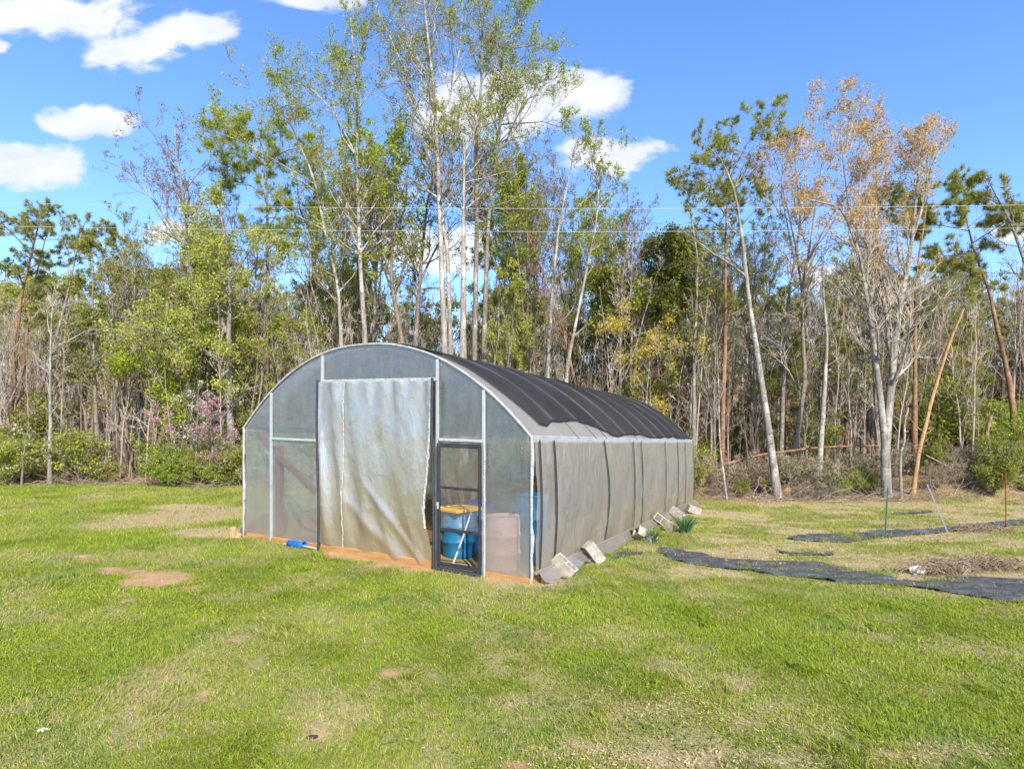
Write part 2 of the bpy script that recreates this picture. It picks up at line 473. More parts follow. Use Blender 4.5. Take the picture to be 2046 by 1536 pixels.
def screenmat():
    m, t, o = mat('fly_screen'); d = t.new('ShaderNodeBsdfDiffuse', {'Color': (.30, .29, .26, 1)})
    tp = t.new('ShaderNodeBsdfTransparent')
    mx = t.new('ShaderNodeMixShader', {0: .78, 1: d.outputs[0], 2: tp.outputs[0]})
    t.l.new(mx.outputs[0], o.inputs[0]); return m


M['screen'] = screenmat()
M['galv'] = plain('galvanised_pipe', (.32, .36, .37), (.46, .50, .50), 4, .5, .4, .2)
M['batten'] = plain('white_lath_tape', (.24, .235, .22), (.56, .555, .53), 16, .5, .4, 0, .5, (1, 1, 2.5), .02)
M['strapping'] = plain('black_webbing', (.025, .027, .032), (.055, .057, .065), 12, .7, .3)
M['black'] = plain('black_painted_frame', (.018, .02, .026), (.04, .042, .05), 8, .4, .5)
M['bluepaint'] = plain('blue_plastic', (.010, .13, .28), (.018, .19, .37), 5, .4, .45)
M['bluedeep'] = plain('deep_blue_plastic', (.015, .06, .26), (.03, .10, .34), 5, .4, .45)
M['bluebright'] = plain('bright_blue_plastic', (.005, .09, .50), (.01, .14, .62), 8, .35, .5)
M['yellow'] = plain('yellow_plastic', (.80, .45, .01), (.88, .55, .02), 7, .45, .4)
M['pink'] = plain('faded_red_plastic', (.50, .22, .20), (.68, .47, .44), 4, .55, .3)
M['offwhite'] = plain('dirty_white_plastic', (.62, .60, .54), (.80, .79, .75), 10, .45, .4)
M['lumber'] = plain('weathered_lumber', (.34, .21, .10), (.52, .35, .18), 5, .85, .15, 0, .4, (6, 6, .7))
M['postwood'] = plain('dark_red_post', (.19, .075, .05), (.28, .12, .085), 6, .85, .15, 0, .4, (5, 5, .7))
M['board'] = plain('muddy_baseboard', (.30, .15, .05), (.46, .27, .11), 4, .9, .1, 0, .4, (.6, 4, 4))
M['concrete'] = plain('concrete_block', (.24, .205, .155), (.46, .435, .385), 10, .95, .1, 0, .8, (1, 1, 1), .006)
M['fabric'] = plain('black_ground_cloth', (.028, .029, .036), (.11, .11, .115), 3.5, .55, .45, 0, .6, (1, 3, 1), .02)
M['green_steel'] = plain('green_steel', (.03, .12, .07), (.06, .18, .11), 20, .5, .4)
M['rust'] = plain('rusty_steel', (.20, .08, .03), (.36, .16, .07), 30, .85, .2)
M['greysteel'] = plain('grey_steel', (.22, .24, .24), (.34, .36, .35), 20, .5, .4)
M['wire'] = plain('bare_aluminium_wire', (.52, .52, .51), (.62, .62, .61), 4, .5, .5, .2)
M['chip'] = None

# ------------------------------------------------------------------ ground sheet and its cover
PATCH_CLAY = [(320, 1155, 80, 20, 1.6), (240, 1140, 70, 10, 1.0), (370, 1175, 50, 9, .7), (45, 1098, 40, 4, .7), (150, 1112, 40, 5, .5), (760, 1110, 125, 13, 1.9), (690, 1104, 50, 8, 1.6), (850, 1130, 50, 11, 1.8), (800, 1125, 70, 9, 1.5),
              (1000, 1160, 70, 10, .55), (1228, 1163, 28, 7, .8), (1205, 1140, 40, 7, .5), (270, 1200, 55, 8, .6), (1950, 962, 60, 13, 1.2), (1890, 945, 40, 8, 1.0), (2000, 975, 70, 8, .7),
              (330, 1030, 60, 7, .8), (470, 1275, 36, 9, .9), (420, 1240, 36, 9, .9), (410, 1385, 30, 14, .95), (330, 1405, 36, 12, .8), (785, 1345, 34, 13, .95), (740, 1290, 40, 7, .6), (1790, 1505, 60, 12, .9), (1300, 1515, 50, 10, .6),
              (1040, 1530, 60, 14, .7), (640, 1475, 30, 9, .5), (1940, 1150, 120, 12, .35), (540, 1490, 30, 12, .5), (180, 1545, 40, 10, .5), (1650, 1560, 60, 16, .6), (850, 1410, 24, 8, .45)]
PATCH_STRAW = [(370, 1030, 150, 22, 1.7), (250, 1045, 110, 14, 1.1), (430, 1062, 110, 12, 1.3), (380, 1012, 90, 7, 1.2), (1030, 1160, 120, 16, .8), (1480, 1110, 130, 12, .9), (1560, 1085, 150, 10, .6), (1880, 1065, 160, 14, .7), (1750, 1125, 140, 12, .7),
               (1430, 1078, 70, 9, .6), (1700, 1010, 300, 9, .5), (1950, 1130, 130, 20, .9), (1450, 1365, 80, 20, .35), (1300, 1410, 110, 22, .3), (1500, 1440, 120, 26, .35), (1150, 1500, 120, 26, .45), (1420, 1520, 260, 24, .55), (1900, 1500, 160, 24, .4), (1010, 1400, 70, 16, .45),
               (1950, 1015, 140, 8, .6), (560, 1082, 60, 8, .5), (1300, 1150, 60, 12, .5)]


def patch_list(L):
    out = []
    for (px, py, rx, ry, w) in L:
        c = ground(px, py); e = ground(px + rx, py); f = ground(px, py + ry); g = ground(px, max(py - ry, YH + 60))
        out.append((c[0], c[1], abs(e[0] - c[0]), max(abs(f[1] - g[1]) / 2, .05), w))
    return out


CL, STW = patch_list(PATCH_CLAY), patch_list(PATCH_STRAW)


def blobs(L, x, y):
    r = np.zeros(np.shape(x))
    for (cx, cy, rx, ry, w) in L:
        d = np.sqrt(((x - cx) / rx) ** 2 + ((y - cy) / ry) ** 2)
        r = np.maximum(r, w * (1 - sstep(.35, 1.25, d)))
    return r


def wood_edge(x):
    """distance at which the lawn gives way to the wood"""
    x = np.asarray(x, float)
    return np.where(x < -4, 22.6, np.where(x > 6.5, 20.6 + .03 * np.abs(x - 8), 22.0)) + (fbm(x * .35, x * 0 + 3, 5, 3) - .5) * 2.0


def masks(x, y):
    n = fbm(x * 1.1, y * 1.1, 21, 4); n2 = fbm(x * 4.5, y * 4.5, 40, 3)
    clay = np.clip(blobs(CL, x, y) * np.clip(-.35 + 1.5 * n2 + 1.1 * fbm(x * 13, y * 13, 46, 2), 0, 1.3) + sstep(.66, .78, n2 * .62 + n * .38) * .55, 0, 1)
    straw = np.clip(blobs(STW, x, y) * (.5 + n2) + sstep(.46, .70, n) * .45 + sstep(.55, .7, fbm(x * .5, y * .5, 77, 3)) * .3, 0, 1)
    garden = sstep(1.8, 2.8, x - 0.30 * (y - 9) + 0) * sstep(8.5, 10, y + .16 * x) * (1 - sstep(20, 22, y))
    straw = np.clip(np.maximum(straw, garden * (.30 + .8 * sstep(.42, .6, fbm(x * .9, y * 1.6, 90, 3)))), 0, 1)
    ins = ((x - GN[0]) * GV[0] + (y - GN[1]) * GV[1], (x - GN[0]) * GU[0] + (y - GN[1]) * GU[1])
    inside = sstep(-.05, .1, ins[0]) * sstep(-.05, .1, 6.2 - ins[0]) * sstep(-.05, .1, ins[1]) * sstep(-.05, .1, 12 - ins[1])
    clay = np.maximum(clay, inside * .6)
    lit = sstep(-.5, .8, y - wood_edge(x) + (n2 - .5) * 2.2)
    return clay, straw, lit, inside


def build_ground():
    def axis(fine0, fine1, step, far0, far1):
        mid = np.arange(fine0, fine1, step); up = fine1 + np.cumsum(step * 1.16 ** np.arange(1, 90)); up = up[up < far1]
        dn = fine0 - np.cumsum(step * 1.16 ** np.arange(1, 90)); dn = dn[dn > far0][::-1]
        return np.concatenate([[far0], dn, mid, up, [far1]])
    xs = axis(-21, 22, .085, -700, 700); ys = axis(2.2, 25.5, .075, -300, 900)
    X, Y = np.meshgrid(xs, ys, indexing='ij')
    c, s, l, ins = masks(X, Y)
    Z = gz(X, Y)
    g = Geo(); g.grid(np.stack([X, Y, Z], -1), 0, np.stack([c, s, l], -1))
    o = g.build('ground', M['ground'], smooth=True); tag(o, kind='structure')


build_ground()


def build_grass():
    g = Geo()
    def batch(n, y0, y1, seg):
        r = rng
        y = np.exp(r.uniform(np.log(y0), np.log(y1), n)); x = (r.random(n) - .5) * 2 * (y * 1.2 + 2.2)
        c, s, l, ins = masks(x, y)
        dn = fbm(x * 2.2, y * 2.2, 60, 3); tuft = fbm(x * 7, y * 7, 61, 2)
        keep = (1 - .95 * sstep(.10, .95, c)) * (1 - .8 * s) * (.55 + .6 * sstep(.30, .55, tuft)) * (1 - .94 * l)
        k = (r.random(n) < keep) & (ins < .3)
        x, y, s, dn, tuft, l = x[k], y[k], s[k], dn[k], tuft[k], l[k]; m = len(x)
        z = gz(x, y) - .004
        lod = np.maximum(y / 4.2, 1) ** .72
        h = (.019 + .023 * r.random(m)) * (.75 + .5 * tuft) * lod ** .45 * (1 + 1.2 * sstep(.64, .8, dn))
        wd = .0030 * (.7 + .6 * r.random(m)) * lod
        a = r.uniform(0, 2 * np.pi, m); fl = vnoise(x * 1.6, y * 1.6, 33) * 6.0
        la = np.where(r.random(m) < .55, fl + r.normal(0, .7, m), r.uniform(0, 6.28, m)); lean = (.35 + .9 * r.random(m)) * h
        side = np.stack([np.cos(a), np.sin(a), np.zeros(m)], -1) * wd[:, None]
        ld = np.stack([np.cos(la), np.sin(la), np.zeros(m)], -1) * lean[:, None]
        p = np.stack([x, y, z], -1); up = np.array([0, 0, 1.])
        hue = r.random(m); gn = fbm(x * .8, y * .8, 70, 3)
        gA = np.array([.20, .305, .012]); gB = np.array([.36, .42, .04]); gC = np.array([.17, .28, .08]); st = np.array([.52, .42, .20])
        q = np.clip(.55 * hue + .9 * (gn - .3), 0, 1)[:, None]
        col = gA * (1 - q) + gB * q
        bl = (sstep(.60, .75, fbm(x * 1.3, y * 1.3, 71, 3)) * (r.random(m) < .7))[:, None]; col = col * (1 - .6 * bl) + gC * .6 * bl
        dry = (r.random(m) < (.10 + .62 * s)).astype(float)[:, None] * (.5 + .5 * r.random(m))[:, None]
        col = col * (1 - dry) + st * dry
        col = col * (.75 + .5 * r.random(m))[:, None]
        if seg == 2:
            v = np.stack([p - side, p + side, p + ld * .35 + up * h[:, None] * .62 + side * .8, p + ld * .35 + up * h[:, None] * .62 - side * .8, p + ld + up * h[:, None] * .85], 1)
            b = np.arange(m)[:, None] * 5
            cc = np.repeat(col, 5, 0)
            n0 = g.nv; g.add(v.reshape(-1, 3), b + np.array([0, 1, 2, 3]), 0, cc)
            g.f[3].append(b + np.array([3, 2, 4]) + n0); g.m[3].append(np.zeros(m, np.int32))
        else:
            v = np.stack([p - side, p + side, p + ld + up * h[:, None]], 1)
            g.add(v.reshape(-1, 3), np.arange(m)[:, None] * 3 + np.array([0, 1, 2]), 0, np.repeat(col, 3, 0))
    batch(720000, 2.4, 8.0, 2)
    batch(720000, 8.0, 24.0, 1)
    r = rng; n = 26000                                        # broad leaved weeds in colonies
    y = np.exp(r.uniform(np.log(2.8), np.log(16), n)); x = (r.random(n) - .5) * 2 * (y * 1.2 + 2.2); c, s, l, ins = masks(x, y)
    k = (fbm(x * 1.7, y * 1.7, 140, 3) > .58) & (c < .3) & (ins < .3); x, y = x[k], y[k]; n = len(x)
    p = np.stack([x, y, gz(x, y) + .012 + .015 * r.random(n)], -1); a = r.uniform(0, 6.28, n); L = r.uniform(.010, .022, n) * np.maximum(1, y / 6) ** .6
    u = np.stack([np.cos(a), np.sin(a), r.normal(.25, .3, n)], -1) * L[:, None]; w = np.stack([-np.sin(a), np.cos(a), r.normal(0, .3, n)], -1) * L[:, None] * .55
    g.add(np.stack([p - u, p - w, p + u, p + w], 1).reshape(-1, 3), np.arange(n)[:, None] * 4 + np.array([0, 1, 2, 3]), 0, np.repeat(np.array([.13, .24, .05]) * (.7 + .7 * r.random((n, 1))), 4, 0))
    o = g.build('grass', M['grass']); tag(o, 'short mown spring grass with straw coloured blades covering the lawn', None, None, 'stuff')


build_grass()
# ------------------------------------------------------------------ the greenhouse (local frame: x along the front, y into its length)
GL = GN + GWID * GV                                   # left front corner
GROT = math.atan2(GU[1], GU[0]) - math.pi / 2
gh = empty('greenhouse', (GL[0], GL[1], 0), 'polythene hoop greenhouse under black shade net on the lawn before the wood', 'greenhouse', None, GROT)


def zg(x, y): return .16 - .16 * np.asarray(x, float) / 6.2 - .21 * np.asarray(y, float) / 12.0
def L3(x, y, z): return np.stack(np.broadcast_arrays(np.asarray(x, float), np.asarray(y, float), np.asarray(z, float) + zg(x, y)), -1)
def to_world(x, y, z):
    p = GL + x * -GV + y * GU; return np.array([p[0], p[1], float(z + zg(x, y))])
def arch_h(x):
    t = np.abs((np.asarray(x, float) - 3.1) / 3.1); return HIP + RISE * (1 - np.clip(t, 0, 1) ** 2.25)


def gpart(name, g, m, smooth=False, parent=None): return g.build(name, m, parent or gh, smooth=smooth)


def hoop_pts(y, n=41, off=0.0, x0=0.0, x1=6.2):
    x = 3.1 - 3.1 * np.cos(np.linspace(math.acos(1 - x0 / 3.1), math.acos(1 - x1 / 3.1), n))
    return L3(x, np.full(n, y), arch_h(x) + off)


HOOPS = np.linspace(0.02, 11.98, 11)
for i, y in enumerate(HOOPS):
    a = hoop_pts(y, 41, -.03); r = .021
    pts = np.vstack([L3(.02, y, np.linspace(-.15, HIP - .05, 6)), a[1:-1], L3(6.18, y, np.linspace(HIP - .05, -.15, 6))])
    g = Geo(); g.tube(pts, r, 8); gpart('hoop', g, M['galv'], True)
for x in (0.02, 6.18):
    g = Geo(); yy = np.linspace(0, 12, 20); g.box(L3(x, 6, HIP - .02), (.045, 12.0, .11), rot=eul(math.atan2(-.21, 12), 0, 0), bevel=.008)
    gpart('hip_rail', g, M['galv'])
    g = Geo(); g.box(L3(x, 6, .07), (.04, 12.0, .18), rot=eul(math.atan2(-.21, 12), 0, 0), bevel=.006); gpart('baseboard', g, M['board'])
for x in (1.6, 3.1, 4.6):
    g = Geo(); g.tube(L3(x, np.linspace(0, 12, 12), arch_h(x) - .08), .02, 6); gpart('purlin', g, M['galv'], True)
# front wall posts and rails
for x in (.776, 2.09, 4.555, 5.40):
    g = Geo(); g.box(L3(x, -.035, (arch_h(x) - .03) / 2), (.045, .045, arch_h(x) - .03), bevel=.006); gpart('end_post', g, M['galv'])
g = Geo(); g.box(L3(1.43, -.034, 1.92), (1.26, .035, .045), rot=eul(0, math.atan2(.16, 6.2), 0), bevel=.005); gpart('end_rail', g, M['galv'])
g = Geo(); g.box(L3(3.32, -.05, 2.965), (2.5, .05, .06), rot=eul(0, math.atan2(.16, 6.2), 0), bevel=.01); gpart('curtain_rail', g, M['batten'])
g = Geo(); g.box(L3(4.98, -.04, 2.02), (.80, .05, .05), rot=eul(0, math.atan2(.16, 6.2), 0), bevel=.01); gpart('door_lintel', g, M['batten'])
for x in (2.10, 4.525):
    g = Geo(); zz = np.linspace(-.05, 2.98, 14); g.tubes(L3(x - (-.045 if x < 3 else -.02) + .012 * np.sin(zz * 2.2) - .008 * (zz - 1.5), -.205 if x < 3 else -.15, zz)[None], np.full((1, 14), .021), 6, 0, None, True)
    gpart('curtain_pole', g, M['strapping'], True)
g = Geo(); g.box(L3(3.3, -.10, .02), (2.35, .05, .20), rot=eul(0, math.atan2(.16, 6.2), 0), bevel=.008); gpart('baseboard', g, M['board'])
g = Geo(); g.box(L3(1.08, -.03, .02), (1.95, .05, .13), rot=eul(0, math.atan2(.16, 6.2), 0), bevel=.008); gpart('baseboard', g, M['board'])
g = Geo(); g.box(L3(5.80, -.03, .0), (.78, .05, .14), rot=eul(0, math.atan2(.16, 6.2), 0), bevel=.008); gpart('baseboard', g, M['board'])


# end wall film, front and back
def end_film(y, openings, sgn):
    g = Geo()
    xs = np.unique(np.concatenate([np.linspace(0.0, 6.2, 60), [o[0] for o in openings], [o[1] for o in openings]]))
    segs = []; cuts = sorted(openings); lo = 0.0
    for (a, b, top) in cuts + [(6.2, 6.2, 0)]:
        segs.append((lo, a, -.02))
        if b > a: segs.append((a, b, top))
        lo = b
    for (a, b, z0) in segs:
        if b - a < .01: continue
        x = xs[(xs >= a - 1e-6) & (xs <= b + 1e-6)]; k = 40
        t = np.linspace(0, 1, k)
        X = np.repeat(x[:, None], k, 1); Z = z0 + (arch_h(X) - z0) * t[None, :]
        Yd = y + sgn * (.006 + .016 * (fbm(X * 1.7 + Z * .8, Z * 1.1 - X * .4, 11, 3) - .5) + .010 * np.sin((X * 3 - Z * 5.0)) * sstep(.3, .9, fbm(X * .8, Z * .8, 4)))
        g.grid(L3(X, Yd, Z))
    return g


gpart('end_film', end_film(-.004, [(2.09, 4.545, 2.93), (4.545, 5.40, 1.98)], -1), M['film_end'], True)
gpart('end_film', end_film(12.004, [], 1), M['film_end'], True)
# roof film
yy = np.linspace(0, 12, 90); xx = 3.1 - 3.1 * np.cos(np.linspace(0, math.pi, 60))
X, Y = np.meshgrid(xx, yy, indexing='ij')
sag = -.02 * np.abs(np.sin((Y - .02) / 1.196 * math.pi))
g = Geo(); g.grid(L3(X, Y, arch_h(X) + .012 + sag)); gpart('roof_film', g, M['film_roof'], True)
# white lath tape round the front arch and down the corners
for y in (-.03, 12.03):
    g = Geo(); a = hoop_pts(y, 60, .005); w = .045
    wig = (fbm(np.arange(60) * .9, np.arange(60) * 0, 5, 2) - .5) * .02
    g.tubes(a[None] + np.stack([wig, wig, wig], -1)[None] * .4, np.full((1, 60), .021) + wig[None] * .6, 6, 0, None, True); gpart('arch_batten', g, M['batten'], True)
for x in (0.0, 6.2):
    g = Geo(); z = np.linspace(-.1, HIP + .02, 40); wig = (fbm(z * 6, z * 0 + x, 8, 2) - .5)
    g.tubes(L3(x + wig * .02, -.03 + wig * .015, z)[None], (.026 + wig * .022)[None], 6, 0, None, True); gpart('corner_batten', g, M['batten'], True)
g = Geo(); z = np.linspace(0, 2.02, 30); wig = (fbm(z * 6, z * 0 + 9, 8, 2) - .5)
g.tubes(L3(5.425 + wig * .015, -.065, z)[None], (.018 + wig * .012)[None], 6, 0, None, True); gpart('corner_batten', g, M['batten'], True)


# roll-up side film, bellied and creased, its foot gathered on a roll pipe
def side_film(x, sgn):
    y = np.linspace(-.0, 12.0, 260); t = np.linspace(0, 1, 44); Yg, T = np.meshgrid(y, t, indexing='ij')
    Z = .16 + (HIP - .03 - .16) * T
    nz = fbm(Yg * 2.2 + T * 1.5, T * 2.0, 31, 4) - .5
    fold = np.sin(Yg * 5 - T * 9 + 6 * nz) * .012 * (1 - T) ** 1.5 + np.sin(Yg * 11 + T * 14 + 9 * nz) * .006 * (1 - T) ** 2 + .02 * (fbm(Yg * 1.2 + T * 2.5, T * 1.5 - Yg * .8, 77, 3) - .5)
    g = Geo(); g.grid(L3(x + sgn * (side_off(Yg, T) + nz * .05 * np.sin(np.pi * T) + fold * 1.6), Yg, Z)); return g


def side_off(y, T):
    pin = np.exp(-((np.asarray(y)[..., None] - np.array(STRAPS)) / .16) ** 2).sum(-1)
    return .04 + .065 * np.sin(np.pi * T) * (.75 + .5 * fbm(np.asarray(y) * .5, T * 0, 12, 2)) - .03 * np.minimum(pin, 1) * np.sin(np.pi * T)


STRAPS = [.10, .62, 3.0, 4.95, 5.62, 7.95, 9.5, 10.6, 11.9]
for x, s in ((6.2, 1), (0.0, -1)):
    gpart('side_film', side_film(x, s), M['film_side'], True)
    yy = np.linspace(-.05, 12.05, 40); wz = (fbm(yy * .7, yy * 0, 19, 2) - .5)
    g = Geo(); g.tube(L3(x + s * (.07 + wz * .05), yy, .15 + wz * .10), .030, 8); gpart('roll_pipe', g, M['film_side'], True)
    # loose skirt of film lying out on the grass
    yv = np.linspace(0, 12, 160); tv = np.linspace(0, 1, 9); Yg, T = np.meshgrid(yv, tv, indexing='ij')
    n = fbm(Yg * 2.5, T * 2, 51, 3)
    g = Geo(); g.grid(L3(x + s * (.06 + T * (.10 + .22 * n)), Yg, .17 - .17 * T + .05 * np.sin(Yg * 7 + n * 9) * T * (1 - .5 * T) + .015))
    gpart('film_skirt', g, M['film_side'], True)
for i, y in enumerate(STRAPS):
    w = .032 if i == 1 else (.026 if i < 3 else .022)
    z = np.linspace(-.02 if i < 3 else .14, HIP - .03, 26); t = (z - z[0]) / (z[-1] - z[0])
    bow = (.16 if i == 2 else (.05 if i == 1 else .02)) * np.sin(np.pi * t) * (1 if i != 1 else 1)
    tt = np.clip((z - .16) / (HIP - .19), 0, 1); xo = 6.2 + side_off(y + bow, tt) + .026
    rect = np.stack([L3(xo, y + bow - w, z), L3(xo, y + bow + w, z), L3(xo + .004, y + bow + w, z), L3(xo + .004, y + bow - w, z), L3(xo, y + bow - w, z)], 1)
    g = Geo(); g.grid(rect); gpart('strap', g, M['strapping'])
# shade net over the hoops: ridges on the hoops, sagging between, scalloped hem
ny, na = 420, 90
v = np.linspace(0, 1, ny); a = np.linspace(-1, 1, na)
hem_y = np.array([0.6, .80, 1.05, 1.7, 2.6, 2.95, 3.5, 4.05, 4.4, 5.3, 6.3, 7.2, 8.4, 9.6, 10.7, 11.3, 12.05])
hem_a = np.array([.93, .965, .935, .915, .912, .918, .96, 1.0, .985, .972, .978, 1.0, .985, .98, 1.0, .985, .995])
V, A = np.meshgrid(v, a, indexing='ij')
yfront = .14 + .42 * np.abs(A) ** 1.5 + .05 * np.sin(np.abs(A) * 14)
Y = yfront + V * (12.06 - yfront)
hy = np.linspace(0, 12.2, 400); ha = np.interp(hy, hem_y, hem_a); ha[6:-6] = np.convolve(ha, np.ones(13) / 13, 'valid')
lim = np.interp(Y, hy, ha)
Ae = A * lim
X = 3.1 - 3.1 * np.cos((Ae * .5 + .5) * math.pi) if False else 3.1 + 3.1 * Ae
ph = (Y - .02) / 1.196
sag = -.030 * np.abs(np.sin(ph * math.pi)) ** .8 + .006 * np.sin(Y * 17 + A * 9) + .05 * (fbm(Y * 1.3 + A, A * 2.2, 15, 3) - .5) + .012 * np.sin(Y * 6 - A * 5)
dh = np.abs((ph + .5) % 1 - .5) * 1.196; ridge = np.exp(-(dh / .035) ** 2); touch = np.exp(-(dh / .16) ** 2)
nc = (.020 + (.05 + .05 * fbm(Y * 0 + np.floor(ph + .5), A * 3, 91, 2)) * ridge + .014 * touch + .03 * (fbm(Y * 1.5, A * 2, 44, 3) - .5))[..., None] * np.array([1, 1, 1.03])
g = Geo(); g.grid(L3(X, Y, arch_h(X) + .065 + sag), 0, nc); gpart('shade_net', g, M['shade'], True)
for sg in (1, -1):                                      # rolled hem
    j = -1 if sg > 0 else 0
    g = Geo(); g.tube(L3(X[:, j], Y[:, j], (arch_h(X) + .06 + sag)[:, j]), .011, 5, 0, np.array([.02, .02, .022])); gpart('net_hem', g, M['shade'], True)
g = Geo()
for y in (1.7, 2.6, 3.2, 5.3, 6.0, 8.4, 9.6):          # tie cords from the hem down to the hip rail
    a1 = np.interp(y, hem_y, hem_a); x1 = 3.1 + 3.1 * a1
    g = Geo(); g.tube(np.array([L3(x1, y, arch_h(x1) + .06), L3((x1 + 6.2) / 2 + .02, y + .03, arch_h((x1 + 6.2) / 2) + .035), L3(6.24, y + .06, HIP)]), .005, 4); gpart('tie_cord', g, M['strapping'])


# curtain over the wide doorway
nx, nz = 130, 130
u = np.linspace(0, 1, nx); t = np.linspace(0, 1, nz); U, T = np.meshgrid(u, t, indexing='ij')
Z = .10 + .03 * np.sin(U * 4 + 1) * (1 - T) - .05 * U * (1 - T) + (2.95 - .10) * T
xl = 2.075 + .02 * np.sin(T * 5); xr = np.interp(T, [0, .05, .12, .2, .3, .38, .5, .7, 1.0], [4.50, 4.53, 4.47, 4.40, 4.36, 4.38, 4.43, 4.49, 4.545])
Xc = xl + (xr - xl) * U
n = fbm(U * 3 + T * .7, T * 1.6, 81, 4) - .5
fold = .032 * np.sin((U * 2.4 + .55 * T) * 6.28 + 3.0 * n) * (.5 + .5 * (1 - T)) * (1 - .6 * U) + .014 * np.sin((U * 5.5 - 1.3 * (1 - T)) * 6.28 + 6 * n) * (1 - T) ** .7 + .012 * np.sin(U * 31 + 5 * n + T * 3)
pleat = .018 * np.sin(U * 46 + 3 * n) * sstep(.80, 1.0, T)
fold = fold + .030 * np.abs(np.sin((U * 5.2 + .9 * T) * 3.14159)) ** 3 * (1 - sstep(.22, .36, U)) + .022 * np.abs(np.sin((U * 4 + .35 * T + .3) * 3.14159 + n)) ** 5 * sstep(.25, .4, U) * T
flat = 1 - .75 * (1 - T) ** 5
fold = fold * flat
diag = .024 * np.exp(-((Z - (1.0 - .75 * (Xc - 2.6))) / .13) ** 2) * sstep(2.5, 2.9, Xc) + .022 * np.exp(-((Z - (1.35 - 1.0 * (Xc - 3.0))) / .10) ** 2) * sstep(3.0, 3.3, Xc)
g = Geo(); g.grid(L3(Xc, -.10 - .02 * (1 - T) - fold - pleat - diag - n * .07, Z)); cur = gpart('curtain', g, M['curtain'], True)
Yc = -.10 - .02 * (1 - T) - fold - pleat - diag - n * .07
for uu, w in ((.245, .010), (1.0, .024)):
    k = int(uu * (nx - 1)); zz = Z[k]; sl_ = slice(0 if uu < .9 else 26, nz)
    wg = (fbm(zz * 18, zz * 0 + uu, 6, 2) - .5)
    pts = L3(Xc[k] + wg * .02 - (.03 if uu > .9 else 0), Yc[k] - .008, zz)[sl_]; side = np.array([1, 0, 0]) * (w * (1 + wg[sl_]))[:, None]
    rect = np.stack([pts - side, pts + np.array([0, -.012, 0]) + wg[sl_][:, None] * np.array([0, .03, 0]), pts + side], 1)
    g = Geo(); g.grid(rect); gpart('seam' if uu < .9 else 'edge_tape', g, M['batten'], False, cur)

# screen door
dx0, dx1, dz0, dz1 = 4.60, 5.385, .06, 1.97
g = Geo(); g.box(L3((dx0 + dx1) / 2, -.10, 1.0), (.79, .012, 1.86)); scr = None
frame = Geo(); yq = -.105
for x, w in ((dx0 + .026, .055), (dx1 - .016, .03)): frame.box(L3(x, yq, (dz0 + dz1) / 2), (w, .035, dz1 - dz0), bevel=.006)
for z, w in ((dz1 - .03, .06), (1.29, .032), (.635, .045), (dz0 + .035, .07)): frame.box(L3((dx0 + dx1) / 2, yq + .002, z), (dx1 - dx0 - .06, .031, w), rot=eul(0, math.atan2(.16, 6.2), 0), bevel=.005)
door = gpart('screen_door', frame, M['black'])
g = Geo(); X, Z = np.meshgrid(np.linspace(dx0 + .06, dx1 - .035, 12), np.linspace(.66, dz1 - .06, 20), indexing='ij')
g.grid(L3(X, -.10 + .01 * np.sin(X * 9) * np.sin(Z * 5), Z)); gpart('mesh_screen', g, M['screen'], True, door)
g = Geo(); g.box(L3(dx0 + .03, -.135, 1.0), (.022, .03, .11), bevel=.008); g.box(L3(dx0 + .03, -.155, 1.02), (.018, .015, .05), bevel=.004); gpart('handle', g, M['galv'], False, door)
g = Geo(); g.box(L3(4.99, -.12, .0), (.80, .10, .09), rot=eul(0, .03, 0), bevel=.01); gpart('door_sill', g, M['strapping'])


# ------------------------------------------------------------------ things kept inside (world positions through the local frame)
def inside_thing(name, x, y, z, label, cat, group=None, rz=0.0):
    return empty(name, to_world(x, y, z), label, cat, group, GROT + rz)


def barrel(name, x, y, label, cat, m, r=.29, h=.88, lying=None, group=None):
    t = inside_thing(name, x, y, 0, label, cat, group)
    prof = [(0.001, 0), (r * .93, 0), (r * .97, .02), (r * .97, .10)]
    for zz in (.30, .62): prof += [(r, zz * h), (r * 1.05, zz * h + .02), (r * 1.05, zz * h + .045), (r, zz * h + .065)]
    prof += [(r, h * .93), (r * .95, h * .98), (r * .98, h), (r * .90, h), (r * .90, h - .025), (.001, h - .025)]
    Mt = Matrix.Identity(4)
    if lying is not None: Mt = Matrix.Translation((0, 0, r * 1.05)) @ Matrix.Rotation(lying, 4, 'Z') @ Matrix.Rotation(R(90), 4, 'X')
    g = Geo(); g.lathe(prof, 30, 0, Mt); g.build('shell', m, t, smooth=True)
    for a in (0.6, 3.7):
        g = Geo(); c = Mt @ Vector((r * .6 * math.cos(a), r * .6 * math.sin(a), h - .01)); g.lathe([(.001, .02), (.035, .02), (.035, -.01)], 12, 0, Matrix.Translation(c) @ Mt.to_3x3().to_4x4()); g.build('bung', m, t)
    return t


